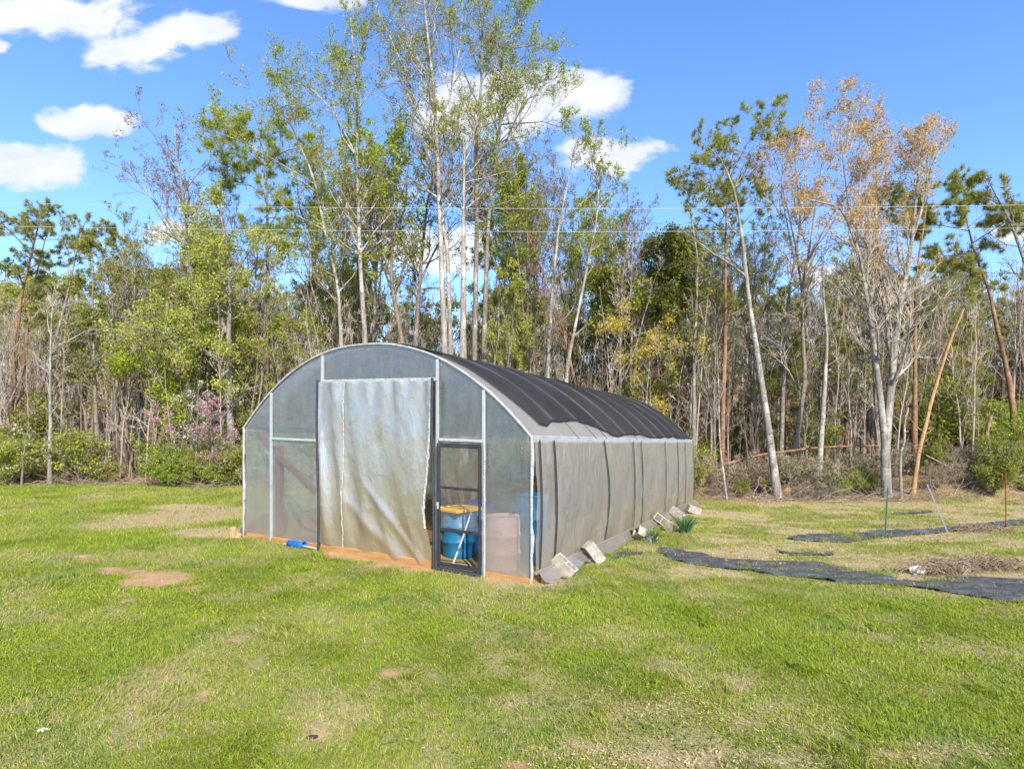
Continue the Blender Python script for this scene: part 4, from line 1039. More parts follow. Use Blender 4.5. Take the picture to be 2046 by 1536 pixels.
HERO = [
 # name, label, category, limbs in photo pixels, distance, base radius, crown, bark, seed
 ('pine_tree', 'thicker red barked pine of the crossing pair at the left edge', 'pine tree', [[(18, 830), (45, 600), (70, 460), (78, 405)], [(62, 500), (30, 450), (5, 420)], [(68, 470), (100, 460), (125, 450)]], 26.5, 0.165, dict(SCRUB, n1=18), 'bark_pine', 61),
 ('pine_tree', 'slimmer red barked pine crossing its twin at the left edge', 'pine tree', [[(36, 830), (68, 580), (88, 470), (95, 425)], [(86, 490), (115, 475), (150, 465)]], 27.6, 0.14, dict(SCRUB, n1=20), 'bark_pine', 2),
 ('pine_tree', 'leaning grey pine with a small tufted crown right of the red pines', 'pine tree', [[(60, 860), (105, 700), (140, 560), (165, 460), (172, 410)], [(150, 520), (190, 470), (205, 440)]], 27.2, .13, dict(SCRUB, n1=20, t0=.6), 'bark_grey', 3),
 ('bare_tree', 'slender pale bare tree standing at the left wood edge above the white dogwood', 'bare tree', [[(97, 965), (100, 800), (103, 640), (108, 540)], [(103, 680), (60, 600), (20, 570)], [(102, 700), (140, 650), (185, 640)]], 22.8, .085, dict(BARE, n1=16, l1=1.5, t0=.3, twig='pale'), 'bark_pale', 4),
 ('bare_tree', 'straight dark thin tree between the leaning grey pine and the light green tree', 'bare tree', [[(196, 900), (188, 740), (185, 600), (190, 470)], [(187, 640), (215, 560), (240, 500)]], 24.5, .10, dict(BUDS, n1=12, l1=1.6, leaf='leaf', nl=4, size=.12, cols=EV), 'bark_dark', 5),
 ('bare_tree', 'tall budding tree whose bare fan of limbs rises beside the left clouds', 'bare tree', [[(405, 860), (392, 640), (372, 420), (352, 300), (345, 215)], [(385, 520), (330, 420), (270, 350), (228, 330)], [(378, 440), (320, 330), (262, 270)], [(366, 380), (400, 280), (405, 215)], [(360, 340), (320, 270), (318, 215)]], 27.0, .19, dict(BUDS, n1=22, l1=2.1), 'bark_grey', 6),
 ('leafy_tree', 'bushy light green tree with pale new leaves left of the greenhouse roof', 'tree', [[(462, 900), (458, 700), (456, 560), (445, 430), (430, 350)], [(458, 660), (400, 590), (340, 560)], [(456, 600), (400, 470), (360, 400)], [(456, 560), (500, 470), (520, 420)], [(458, 720), (380, 680), (320, 650)]], 24.6, .19, dict(LIGHT, n1=26), 'bark_grey', 7),
 ('leafy_tree', 'low bright green leafy tree spreading over the redbud', 'tree', [[(345, 960), (350, 800), (352, 680), (345, 600)], [(350, 740), (300, 660), (280, 610)], [(351, 720), (400, 650), (430, 620)], [(350, 800), (300, 760), (270, 720)]], 25.8, .11, dict(LIGHT, n1=34, l1=1.9, cols=[(.36, .44, .035), (.28, .37, .03), (.44, .49, .06)]), 'bark_dark', 50),
 ('pine_tree', 'dark green long needled pine rising above the light green tree', 'pine tree', [[(530, 860), (535, 600), (536, 420), (530, 300), (515, 215)], [(534, 400), (480, 350), (450, 330)], [(533, 340), (470, 290), (440, 285)], [(532, 330), (580, 260), (595, 235)], [(531, 290), (500, 240), (470, 200)]], 27.5, .17, dict(PINE, n1=11, t0=.62, size=.30, nn=10, tufts=2, nw=.010, cols=[(.40, .46, .05), (.48, .52, .07), (.28, .35, .04)]), 'bark_dark', 8),
 ('poplar_tree', 'pale poplar leaning left, its thin leafy top over the dark pine', 'poplar tree', [[(688, 880), (684, 700), (676, 570), (650, 460), (628, 355), (580, 250), (561, 182), (566, 80)], [(630, 355), (570, 330), (500, 300), (450, 240)], [(590, 270), (540, 200), (480, 160)]], 25.4, 0.125, dict(POP, n1=19, nl=4), 'bark_white', 9),
 ('poplar_tree', 'straight pale poplar with a leafy top above the curtain', 'poplar tree', [[(737, 890), (729, 660), (719, 524), (712, 320), (714, 190), (703, 45)], [(713, 300), (660, 210), (600, 150), (560, 110)], [(714, 200), (750, 130), (770, 70)], [(712, 330), (680, 280), (650, 170), (660, 60)]], 24.8, 0.155, dict(POP, n1=20, nl=4), 'bark_white', 10),
 ('forked_tree', 'dark forked tree with fresh green leaves left of the white poplars', 'tree', [[(808, 880), (803, 675), (782, 570), (785, 456), (748, 342), (730, 260)], [(783, 560), (760, 480), (757, 400), (790, 330), (800, 240)], [(782, 500), (810, 430), (830, 300), (840, 210)]], 26.0, .16, dict(POP, n1=16, nl=4, size=.11, t0=.5), 'bark_dark', 11),
 ('forked_tree', 'twisted dark brown tree close behind the white poplar cluster', 'tree', [[(828, 880), (830, 684), (840, 547), (853, 410), (872, 320), (890, 220)], [(838, 580), (870, 480), (905, 420), (940, 360)]], 26.8, .17, dict(POP, n1=15, nl=4, t0=.5), 'bark_dark', 12),
 ('poplar_tree', 'tall white poplar, leftmost trunk of the cluster behind the greenhouse', 'poplar tree', [[(892, 900), (889, 703), (881, 495), (874, 297), (864, 148), (849, 25), (842, -90)], [(872, 280), (900, 180), (915, 60), (918, -60)], [(868, 180), (820, 90), (790, 10), (770, -60)]], 24.2, 0.172, dict(POPB, n1=17), 'bark_white', 13),
 ('poplar_tree', 'white poplar sweeping left above the twin trunks, second in the cluster', 'poplar tree', [[(903, 900), (901, 703), (893, 480), (859, 322), (830, 198), (790, 99), (735, -20)], [(845, 260), (800, 220), (730, 190)], [(810, 150), (815, 60), (830, -60)]], 24.7, 0.135, dict(POPB, n1=17), 'bark_white', 14),
 ('poplar_tree', 'thickest white poplar with a snapped off top behind the greenhouse', 'poplar tree', [[(926, 900), (925, 708), (927, 445), (928, 272), (914, 183)], [(929, 300), (958, 210), (985, 130), (1000, 20)], [(928, 260), (965, 210), (1010, 150), (1050, 50)]], 24.0, 0.215, dict(POPB, n1=15, t0=.75, nl=4), 'bark_white', 15),
 ('poplar_tree', 'grey white poplar straight behind the snapped trunk, vines round its middle', 'poplar tree', [[(948, 900), (948, 718), (953, 445), (951, 297), (963, 148), (963, 25), (960, -90)], [(957, 220), (920, 120), (890, 20)], [(960, 160), (1010, 80), (1040, 0)]], 25.0, 0.155, dict(POPB, n1=18, nl=3), 'bark_grey', 16),
 ('poplar_tree', 'poplar with a wide leafy right side, rightmost trunk of the cluster', 'poplar tree', [[(966, 900), (966, 718), (975, 445), (993, 297), (1008, 173), (1037, 50), (1045, -40)], [(985, 340), (1030, 230), (1060, 180), (1110, 120)], [(1000, 240), (1060, 230), (1130, 190)], [(1020, 120), (1080, 80), (1110, 40)]], 25.2, 0.158, dict(POP, n1=19, nl=4, t0=.5), 'bark_grey', 17),
 ('budding_tree', 'pale knobbly trunk behind the ridge of the black shade net', 'tree', [[(1096, 930), (1094, 747), (1102, 594), (1117, 445), (1136, 361), (1150, 250)], [(1120, 440), (1160, 400), (1210, 350), (1240, 290)], [(1128, 400), (1100, 320), (1090, 250)]], 24.3, 0.135, dict(BUDS, n1=15, l1=1.7), 'bark_pale', 18),
 ('budding_tree', 'thin budding tree forking before the cloud right of the poplars', 'tree', [[(1132, 930), (1131, 742), (1161, 594), (1192, 445), (1198, 346), (1180, 210)], [(1195, 420), (1250, 350), (1278, 280)], [(1197, 380), (1170, 290), (1160, 220)], [(1198, 360), (1225, 290), (1228, 230)]], 25.3, .11, dict(BUDS, n1=16, l1=1.6, nl=3, cols=YG, size=.08), 'bark_white', 19),
 ('vine_tree', 'leaning red brown vine tangled tree between pale trunks', 'tree', [[(1180, 900), (1121, 643), (1062, 485), (1037, 430), (1010, 360)], [(1060, 480), (1080, 420), (1060, 360)]], 26.0, .10, dict(BARE, n1=22, l1=1.5, twig='red', t0=.45), 'bark_pine', 20),
 ('evergreen_tree', 'broad dense evergreen behind the black roof', 'evergreen', [[(1290, 900), (1290, 700), (1285, 560), (1275, 455)], [(1288, 680), (1230, 600), (1200, 530)], [(1288, 640), (1350, 560), (1390, 500)], [(1288, 620), (1320, 520), (1330, 460)]], 28.5, .20, dict(EVER, n1=20), 'bark_dark', 21),
 ('grey_tree', 'straight blue grey trunk just right of the greenhouse back corner', 'tree', [[(1386, 960), (1387, 690), (1393, 520), (1375, 380), (1350, 330)], [(1391, 560), (1420, 470), (1450, 420)]], 23.6, .11, dict(BUDS, n1=13, l1=1.5, cols=EV, nl=4, size=.1), 'bark_grey', 22),
 ('pine_tree', 'orange barked pine with a full dark crown left of the maples', 'pine tree', [[(1440, 980), (1444, 800), (1450, 640), (1450, 450), (1455, 330), (1465, 240)], [(1450, 440), (1400, 380), (1370, 350)], [(1452, 380), (1420, 300), (1405, 290)], [(1452, 420), (1500, 380), (1525, 340)], [(1455, 350), (1490, 280), (1510, 260)]], 25.0, .13, dict(PINE, n1=15, t0=.50, size=.2, nn=10), 'bark_pine', 23),
 ('bare_tree', 'big leaning grey trunk with bare white forked top before the orange pine', 'bare tree', [[(1552, 990), (1535, 850), (1512, 700), (1493, 590), (1482, 490), (1468, 390), (1440, 320), (1412, 270)], [(1468, 400), (1480, 330), (1500, 260)], [(1470, 380), (1500, 320), (1505, 240)], [(1468, 385), (1510, 340), (1545, 310)], [(1486, 545), (1430, 490), (1385, 410)]], 21.6, 0.155, dict(BARE, n1=9, l1=1.1, n2=4, n3=3, t0=.6, twig='pale'), 'bark_pale', 24),
 ('budding_tree', 'dark crooked forked trunk between two pale trunks, orange buds above', 'tree', [[(1590, 930), (1588, 895), (1608, 761), (1602, 677), (1601, 575), (1617, 488), (1640, 330), (1650, 250)], [(1601, 580), (1592, 480), (1570, 360), (1560, 240)], [(1612, 520), (1660, 420), (1690, 300)]], 23.5, .12, dict(MAPLE, n1=16), 'bark_dark', 25),
 ('bare_tree', 'white barkless dead trunk left of the twin maple', 'bare tree', [[(1634, 968), (1645, 800), (1652, 680), (1645, 580), (1638, 480)]], 22.2, .125, dict(BARE, n1=8, l1=1.0, n2=4, n3=3, t0=.5, twig='pale'), 'bark_white', 26),
 ('maple_tree', 'twin trunked maple with orange keys in its high crown', 'maple tree', [[(1770, 980), (1768, 900), (1782, 740), (1800, 600), (1820, 480), (1838, 330), (1843, 215)], [(1766, 880), (1745, 730), (1725, 620), (1700, 520), (1660, 430), (1580, 390)], [(1720, 600), (1712, 450), (1740, 300), (1765, 180)], [(1782, 720), (1775, 580), (1782, 420), (1800, 300), (1790, 190)], [(1700, 500), (1660, 370), (1630, 260), (1620, 200)], [(1815, 480), (1860, 380), (1885, 260), (1895, 220)]], 21.9, 0.185, dict(MAPLE, n1=27, nl=4), 'bark_pale', 27),
 ('pine_tree', 'straight orange barked pine with many dead side twigs right of the maple', 'pine tree', [[(1825, 960), (1827, 700), (1835, 520), (1850, 400), (1856, 330)], [(1842, 440), (1880, 380), (1890, 350)], [(1845, 430), (1810, 390), (1795, 370)]], 24.0, .12, dict(SCRUB, n1=16, t0=.55), 'bark_pine', 28),
 ('bare_tree', 'grey stemmed maple with a sparse orange top behind the twin maple', 'maple tree', [[(1755, 940), (1750, 760), (1740, 600), (1750, 430), (1742, 300), (1730, 190)], [(1746, 520), (1690, 400), (1660, 330)]], 25.5, .13, dict(MAPLE, n1=17), 'bark_grey', 29),
 ('maple_tree', 'slim orange topped maple left of the dark crooked trunk', 'maple tree', [[(1560, 930), (1565, 760), (1575, 600), (1600, 440), (1590, 300), (1600, 190)], [(1585, 520), (1550, 400), (1540, 280)]], 25.0, .11, dict(MAPLE, n1=19), 'bark_grey', 30),
 ('snapped_tree', 'leaning snapped trunk stripped to bare orange wood', 'dead tree', [[(1820, 985), (1836, 900), (1860, 810), (1890, 720), (1918, 618)]], 21.8, 0.085, dict(BARE, n1=6, l1=.7, n2=2, n3=0, byl=False, t0=.3, twig='pale'), 'wood_bare', 31),
 ('snapped_tree', 'short grey snapped sapling beside the twin maple', 'dead tree', [[(1798, 985), (1801, 900), (1809, 815)]], 21.4, .06, dict(BARE, n1=3, l1=.5, n2=2, n3=0, byl=False, t0=.4, twig='pale'), 'bark_white', 32),
 ('pine_tree', 'leaning pine with layered flat crown at the right', 'pine tree', [[(2026, 830), (2002, 700), (1972, 580), (1940, 480), (1925, 430), (1915, 395)], [(1940, 470), (1900, 440), (1862, 430)], [(1945, 480), (1985, 450), (2010, 455)], [(1932, 440), (1900, 410), (1875, 405)], [(1934, 450), (1965, 420), (1985, 425)], [(1950, 510), (1910, 500), (1880, 520)]], 24.8, .15, dict(SCRUB, n1=12, t0=.66, size=.22, nn=10, tufts=3), 'bark_pine', 33),
 ('bare_tree', 'budding tree reaching in over the right edge', 'bare tree', [[(2110, 960), (2085, 700), (2055, 560), (2020, 440), (1985, 330)], [(2060, 580), (2060, 450), (2040, 330), (2030, 270)], [(2040, 500), (2090, 380), (2080, 280)]], 21.0, .15, dict(BUDS, n1=13, l1=1.4), 'bark_grey', 34),
 ('snapped_tree', 'short orange snag standing by the clay bank at the right', 'dead tree', [[(1975, 940), (1974, 830)]], 23.2, .10, dict(BARE, n1=5, l1=.7, n2=3, n3=2, byl=False, t0=.5, twig='pale'), 'wood_bare', 35),
 ('bare_tree', 'thin grey sapling with bark stains beside the back corner of the greenhouse', 'sapling', [[(1450, 1000), (1440, 900), (1435, 800), (1430, 680)]], 20.8, .05, dict(BARE, n1=12, l1=.8, n2=4, n3=3, twig='pale'), 'bark_white', 36),
 ('golden_tree', 'small tree hung with golden yellow catkins behind the black roof', 'small tree', [[(1300, 930), (1290, 800), (1300, 700), (1320, 620)], [(1295, 760), (1340, 700), (1370, 680)], [(1295, 740), (1240, 660), (1215, 620)], [(1298, 700), (1290, 640), (1260, 590)]], 23.0, .07, dict(LIGHT, cols=GD, n1=22, l1=1.2, nl=4, size=.085, twig='pale'), 'bark_grey', 37),
 ('redbud_tree', 'pink flowering redbud left of the greenhouse', 'redbud', [[(420, 975), (425, 900), (415, 850), (420, 810)], [(424, 900), (460, 860), (480, 850)], [(422, 890), (380, 850), (355, 830)], [(423, 880), (450, 830), (465, 800)]], 22.5, .05, dict(n1=34, l1=.85, n2=6, n3=4, leaf='leaf', nl=4, size=.055, cols=[(.60, .36, .46), (.68, .47, .55), (.52, .28, .38)], t0=.2, up=.3, a1=.9, twig='brown', spread=.04), 'bark_grey', 38),
 ('dogwood_tree', 'white flowering dogwood above the pink redbud', 'dogwood', [[(385, 975), (392, 880), (395, 800), (400, 760)], [(393, 860), (430, 800), (450, 780)], [(393, 850), (360, 800), (340, 790)]], 23.8, .05, dict(n1=26, l1=.9, n2=5, n3=4, leaf='leaf', nl=3, size=.075, cols=[(.72, .70, .60), (.80, .79, .70), (.25, .33, .08)], t0=.3, up=.1, a1=1.2, twig='brown', spread=.05), 'bark_grey', 39),
 ('dogwood_tree', 'low white dotted dogwood in the green shrubs at the left edge', 'dogwood', [[(40, 975), (45, 930), (50, 890), (45, 860)], [(44, 930), (90, 900), (100, 890)], [(43, 930), (10, 900), (-10, 890)]], 22.2, .05, dict(n1=26, l1=.7, n2=6, n3=4, leaf='leaf', nl=4, size=.07, cols=[(.75, .73, .62), (.26, .36, .06), (.20, .30, .05)], t0=.2, up=.1, a1=1.2, twig='brown', spread=.06), 'bark_grey', 40),
 ('dogwood_tree', 'white flowering dogwood deep in the thicket between the pale right trunks', 'dogwood', [[(1700, 930), (1700, 820), (1690, 740), (1700, 700)], [(1700, 800), (1640, 730), (1610, 720)], [(1698, 790), (1750, 730), (1775, 715)]], 27.5, .06, dict(n1=24, l1=1.1, n2=5, n3=4, leaf='leaf', nl=3, size=.08, cols=[(.72, .70, .60), (.80, .79, .70), (.25, .30, .10)], t0=.4, up=.0, a1=1.3, twig='brown', spread=.05), 'bark_grey', 41),
]
for (nm, lab, cat, limbs, D, r0, spec, bk, seed) in HERO:
    make_tree(nm, lab, cat, limbs, D, r0, spec, M[bk], seed, top_taper=(.55 if 'snapped' in nm else .12))


# --- kinds for the rows behind: each is built once at the origin, then copied
def proto_tree(h, r0, lean, spec, seed, forks=1):
    r = np.random.default_rng(seed); z = np.linspace(0, h, 22); k = z / h
    def wob(s): return (fbm(k * 3 + s, k * 0 + s, seed, 2) - .5) * h * .06 * k
    P = np.stack([wob(1) + lean * k ** 1.4 * h * .1, wob(7), z - .1], -1); limbs = [(P, r0 * np.linspace(1, .12, 22))]
    for f in range(forks):
        j = int(8 + 8 * r.random()); a = r.uniform(0, 6.28); L = h * (1 - k[j]) * .85; q = np.linspace(0, 1, 22)
        d = np.stack([np.cos(a) * q ** .8 * L * .32, np.sin(a) * q ** .8 * L * .32, q * L], -1)
        limbs.append((P[j] + d + np.stack([wob(f + 11), wob(f + 15), 0 * q], -1), limbs[0][1][j] * .75 * np.linspace(1, .15, 22)))
    return grow(limbs, spec, r)


PROTO = [
 ('background_tree', 'bare grey tree standing within the wood', proto_tree(13, .11, .5, dict(BARE, n1=11, l1=1.8, n3=4), 101, 2), 'bark_grey', 'leaf', 'bare trees in the wood'),
 ('background_tree', 'bare grey tree standing within the wood', proto_tree(14, .13, -.6, dict(BARE, n1=12, l1=2.0, n3=4, twig='pale'), 102, 3), 'bark_grey', 'leaf', 'bare trees in the wood'),
 ('background_tree', 'slim leafing tree with yellow green sprays within the wood', proto_tree(13, .10, .4, dict(POP, n1=12, l1=1.9, nl=7, size=.10, cols=LG), 103, 2), 'bark_grey', 'leaf', 'leafing trees in the wood'),
 ('background_tree', 'slim leafing tree with yellow green sprays within the wood', proto_tree(11, .10, -.4, dict(LIGHT, n1=14, l1=2.0, nl=7, size=.10, cols=[(.38, .41, .07), (.31, .36, .06), (.43, .42, .11)]), 104, 2), 'bark_dark', 'leaf', 'leafing trees in the wood'),
 ('background_pine', 'dark green pine standing within the wood', proto_tree(13, .13, .3, dict(PINE, n1=34, t0=.45, l1=2.0, size=.22, nw=.014), 105, 0), 'bark_pine', 'needle', 'pines in the wood'),
 ('background_pine', 'dark green pine standing within the wood', proto_tree(10, .12, -.3, dict(SCRUB, n1=44, t0=.25, l1=2.0, size=.22, nw=.014), 106, 0), 'bark_pine', 'needle', 'pines in the wood'),
]
PROTO += [
 ('tall_tree', 'tall slim budding tree rising behind the front row', proto_tree(17, .13, .5, dict(BUDS, n1=19, l1=2.3, nl=3, size=.085, cols=[(.30, .38, .03), (.24, .30, .03), (.36, .40, .05)], t0=.3), 121, 3), 'bark_dark', 'leaf', 'tall budding trees behind the front row'),
 ('tall_tree', 'tall slim budding tree rising behind the front row', proto_tree(17, .12, -.5, dict(BUDS, n1=20, l1=2.2, t0=.3), 122, 4), 'bark_grey', 'leaf', 'tall budding trees behind the front row'),
 ('tall_tree', 'tall fresh green tree rising behind the front row', proto_tree(16, .13, .3, dict(POP, n1=18, l1=2.4, t0=.35, nl=4, size=.10), 123, 3), 'bark_dark', 'leaf', 'tall fresh green trees behind the front row'),
]
SAP = proto_tree(6.5, .034, 1.1, dict(BARE, n1=14, l1=1.2, n2=4, n3=3, t0=.2, twig='pale'), 107, 1)
SAPB = proto_tree(5.0, .030, -1.3, dict(BARE, n1=16, l1=1.2, n2=4, n3=3, t0=.15, twig='brown'), 108, 1)
made = {}


def place_proto(pid, x, y, sc, rz):
    nm, lab, (tr, cr), bk, lf, grp = PROTO[pid]; loc = (x, y, float(gz(x, y)) - .05)
    if pid not in made:
        t = empty(nm, loc, lab, 'pine tree' if 'pine' in nm else 'tree', grp, rz); t.scale = (sc, sc, sc)
        tr.build('trunk', M[bk], t, None, True); cr.build('crown', [M['twig'], M[lf]], t)
        made[pid] = t
    else:
        copy_thing(made[pid], loc, rz, sc, lab, grp)


r_ = np.random.default_rng(55)
for i in range(150):
    d = 25.5 + 22 * (i / 150.0) ** 1.1; px = r_.uniform(-160, 2200); x = (px - CX) / FPX * d
    top = np.interp(px, [0, 250, 420, 700, 1000, 1250, 1420, 1550, 1900, 2046], [520, 510, 500, 470, 500, 520, 540, 590, 590, 560])
    h = (YH - top) / FPX * d + 2.2 - float(gz(x, d))
    w = np.array([.36, .30, .14, .08, .06, .06]) if px < 1150 else np.array([.28, .26, .10, .06, .15, .15])
    pid = int(r_.choice(6, p=w / w.sum())); base_h = [13, 14, 13, 11, 13, 10][pid]
    place_proto(pid, x, d, float(np.clip(h / base_h * r_.uniform(.62, 1.08), .45, 1.25)), r_.uniform(0, 6.28))


for i in range(44):
    px = r_.uniform(230, 1290) if i < 26 else r_.uniform(1300, 2046); d = r_.uniform(26.5, 33); x = (px - CX) / FPX * d
    top = np.interp(px, [230, 420, 600, 800, 1050, 1200, 1290, 1320, 1450, 1900, 2046], [430, 290, 230, 170, 190, 290, 380, 420, 360, 400, 520]) + r_.uniform(0, 170)
    pid = 6 + int(r_.choice(3, p=[.42, .43, .15] if 420 < px < 1150 else [.4, .55, .05])); h = (YH - top) / FPX * d + 2.2 - float(gz(x, d))
    place_proto(pid, x, d, float(np.clip(h / [17.5, 17.5, 16.8][pid - 6], .5, 1.2)), r_.uniform(0, 6.28))
# --- shrubs along the edge
def shrub_geo(h, w, n, spec, seed):
    r = np.random.default_rng(seed); limbs = []
    for i in range(n):
        a = r.uniform(0, 6.28); q = np.linspace(0, 1, 12); rad = w * .5 * np.sqrt(r.random()); hh = h * (.40 + .75 * r.random())
        P = np.stack([np.cos(a) * (.08 * q + rad * q ** 1.5), np.sin(a) * (.08 * q + rad * q ** 1.5), hh * (q - .12 * q ** 3) - .06], -1)
        P[:, :2] += (r.normal(size=(12, 2)) * .02 * h) * q[:, None]
        limbs.append((P, (.008 + .010 * h / 2) * np.linspace(1, .3, 12)))
    return grow(limbs, dict(spec, byl=False), r)


SHB = dict(n1=5, l1=.75, n2=5, n3=4, leaf='leaf', nl=4, size=.062, cols=BG, t0=.15, t0b=.15, up=.3, a1=.9, twig='grey', spread=.08)
SHRUB = [
 ('shrub', 'shrub', shrub_geo(1.8, 1.9, 11, dict(SHB, cols=[(.38, .42, .06), (.45, .47, .08), (.30, .36, .05)]), 201), 'yellow green leafy shrub at the foot of the wood'),
 ('shrub', 'shrub', shrub_geo(1.7, 1.8, 12, dict(SHB, n1=6, nl=5, cols=BG), 202), 'fresh green dense shrub at the foot of the wood'),
 ('shrub', 'shrub', shrub_geo(2.2, 2.0, 12, dict(SHB, n1=6, nl=6, cols=EV, size=.07), 203), 'dark evergreen shrub at the foot of the wood'),
 ('bramble', 'bramble', shrub_geo(1.9, 2.2, 15, dict(SHB, n1=6, l1=.8, nl=1, leaf='leaf', size=.05, cols=[(.26, .24, .10)], twig='grey', up=-.1), 204), 'leafless grey tangle of brush at the foot of the wood'),
 ('bramble', 'bramble', shrub_geo(1.3, 2.4, 16, dict(SHB, n1=6, l1=.8, leaf=None, twig='brown', up=-.3, a1=1.1), 205), 'low brown tangle of brush at the foot of the wood'),
]
smade = {}
SG = ['yellow green shrubs at the wood edge', 'fresh green shrubs at the wood edge', 'dark shrubs at the wood edge', 'grey brush along the wood edge', 'brown brush along the wood edge']


def place_shrub(k, x, y, sc, rz, label=None, group=None):
    nm, cat, (tr, cr), lab = SHRUB[k]; loc = (x, y, float(gz(x, y)))
    group = group or (SG[k] if label is None else None); label = label or lab
    if k not in smade:
        t = empty(nm, loc, label, cat, group, rz); t.scale = (sc,) * 3
        tr.build('stems', M['bark_grey'], t, None, True); cr.build('foliage' if SHRUB[k][0] == 'shrub' else 'twigs', [M['twig'], M['leaf']], t); smade[k] = t
    else:
        t = copy_thing(smade[k], loc, rz, sc, label, group or '')
        if group is None and 'group' in t: del t['group']


for i in range(165):
    px = r_.uniform(-100, 2150); dd = abs(r_.normal(0, 1.9)); x0 = (px - CX) / FPX * 23; y = float(wood_edge(x0)) + .6 + dd; x = (px - CX) / FPX * y
    if 500 < px < 1040 and y < 23.5: y += 1.5
    if px > 1380 and i % 3: y += 1.3; x = (px - CX) / FPX * y
    if px < 520: p = [.26, .10, .06, .36, .22]
    elif 1380 < px < 1520: p = [.03, .02, .05, .5, .4]
    elif px < 1400: p = [.18, .14, .28, .24, .16]
    else: p = [.06, .06, .10, .42, .36]
    k = int(r_.choice(5, p=p)); place_shrub(k, x, y, float(r_.uniform(.45, 1.3)) * (.72 if px > 1380 else 1), r_.uniform(0, 6.28))
for (px, d, k, sc, lab) in [(330, 22.6, 1, 1.05, 'bright green bush left of the pink redbud'), (352, 22.2, 1, .8, 'rounded green bush low in front of the redbud'), (160, 23.2, 0, 1.35, 'large yellow green bush right of the slender pale tree'), (25, 22.5, 0, 1.1, 'yellow green bush around the low dogwood at the left edge'),
                         (1720, 22.8, 1, .62, 'broad leaved green bush between the maple and the white dead trunk'), (1900, 25.5, 2, 1.7, 'large dark evergreen mass behind the leaning snapped trunk'), (2000, 25.0, 1, 1.5, 'bright green bush at the right edge below the leaning pine'), (2040, 26.0, 1, 1.9, 'tallest bright green bush at the right edge'),
                         (1850, 26.0, 2, 1.9, 'tall dark evergreen shrub right of the orange pine'), (1240, 25.0, 2, 1.4, 'dark evergreen shrub over the middle of the black roof'), (640, 25.5, 1, 1.9, 'green leafy thicket left of the greenhouse arch top'), (760, 26.0, 2, 1.9, 'dark green thicket behind the top of the arch'),
                         (1930, 24.4, 4, 1.2, 'dark brown brush heap under the evergreen mass'), (1985, 24.2, 3, .9, 'grey fallen branch heap by the clay bank')]:
    place_shrub(k, (px - CX) / FPX * d, d, sc, px * 1.7, lab)

for i in range(36):
    px = r_.uniform(-60, 900) if i < 18 else r_.uniform(900, 2100); d = r_.uniform(25, 32); x = (px - CX) / FPX * d; k = int(r_.choice([0, 1, 2], p=[.34, .06, .60]))
    lab, grp = [('tall yellow green shrub growing inside the wood', 'yellow green shrubs inside the wood'), ('tall fresh green shrub growing inside the wood', 'fresh green shrubs inside the wood'), ('tall dark evergreen shrub growing inside the wood', 'dark evergreen shrubs inside the wood')][k]
    place_shrub(k, x, d, float(r_.uniform(1.0, 1.9)), r_.uniform(0, 6.28), lab, grp)

# --- the deep wood: one mass of thin stems and far crowns
def build_woodland():
    g = Geo(); n = 0
    def put(src, H, cnt, d0, d1, smin, smax, seed):
        r = np.random.default_rng(seed); d = d0 + (d1 - d0) * r.random(cnt) ** 1.2; px = r.uniform(-350, 2400, cnt); x = (px - CX) / FPX * d
        top = np.interp(px, [0, 250, 420, 700, 1000, 1250, 1420, 1550, 1900, 2046], [520, 520, 525, 580, 590, 540, 535, 550, 545, 525])
        cap = np.maximum((YH - top) / FPX * d + CZ - gz(x, d), 1.5) / H
        loc = np.stack([x, d, gz(x, d) - .1], -1); g.stamp(src, loc, r.uniform(0, 6.28, cnt), np.minimum(r.uniform(smin, smax, cnt), cap * r.uniform(.7, 1.1, cnt)), r.uniform(.75, 1.2, (cnt, 1)) * np.ones((1, 3)))
    def colour(trc, c):
        q = Geo(); v, cc, f, m = trc[0].merged(); v2, c2, f2, m2 = trc[1].merged()
        q.v = [v, v2]; q.c = [np.tile(c, (len(v), 1)), c2]; q.nv = len(v) + len(v2)
        for k in (3, 4):
            q.f[k] = [f[k], f2[k] + len(v)]; q.m[k] = [m[k] * 0, m2[k]]
        return q
    put(colour(SAP, (.36, .30, .24)), 6.5, 300, 24, 46, .7, 1.5, 1)
    put(colour(SAPB, (.29, .225, .17)), 5.0, 320, 24, 44, .6, 1.4, 2)
    far_a = proto_tree(11, .10, .4, dict(BARE, n1=9, l1=2.2, n2=4, n3=3, twig='grey'), 301, 2); far_b = proto_tree(10, .11, -.4, dict(EVER, n1=26, l1=2.4, n2=5, n3=3, nl=9, size=.18, cols=[(.20, .24, .05), (.26, .29, .07), (.16, .20, .045)]), 302, 0)
    far_c = proto_tree(10, .10, .3, dict(LIGHT, n1=9, l1=2.2, n2=4, n3=3, nl=8, size=.15, cols=[(.36, .38, .09), (.30, .32, .09), (.42, .40, .14)]), 303, 2)
    put(colour(far_a, (.34, .28, .225)), 11, 470, 28, 70, .8, 1.5, 3)
    put(colour(far_b, (.28, .19, .13)), 10, 130, 36, 75, .7, 1.4, 4)
    put(colour(far_c, (.32, .26, .20)), 10, 190, 30, 75, .7, 1.4, 5)
    o = g.build('woodland', [M['twig'], M['leaf']]); tag(o, 'deep wood of thin stems and far crowns behind the edge trees', None, None, 'stuff')


build_woodland()


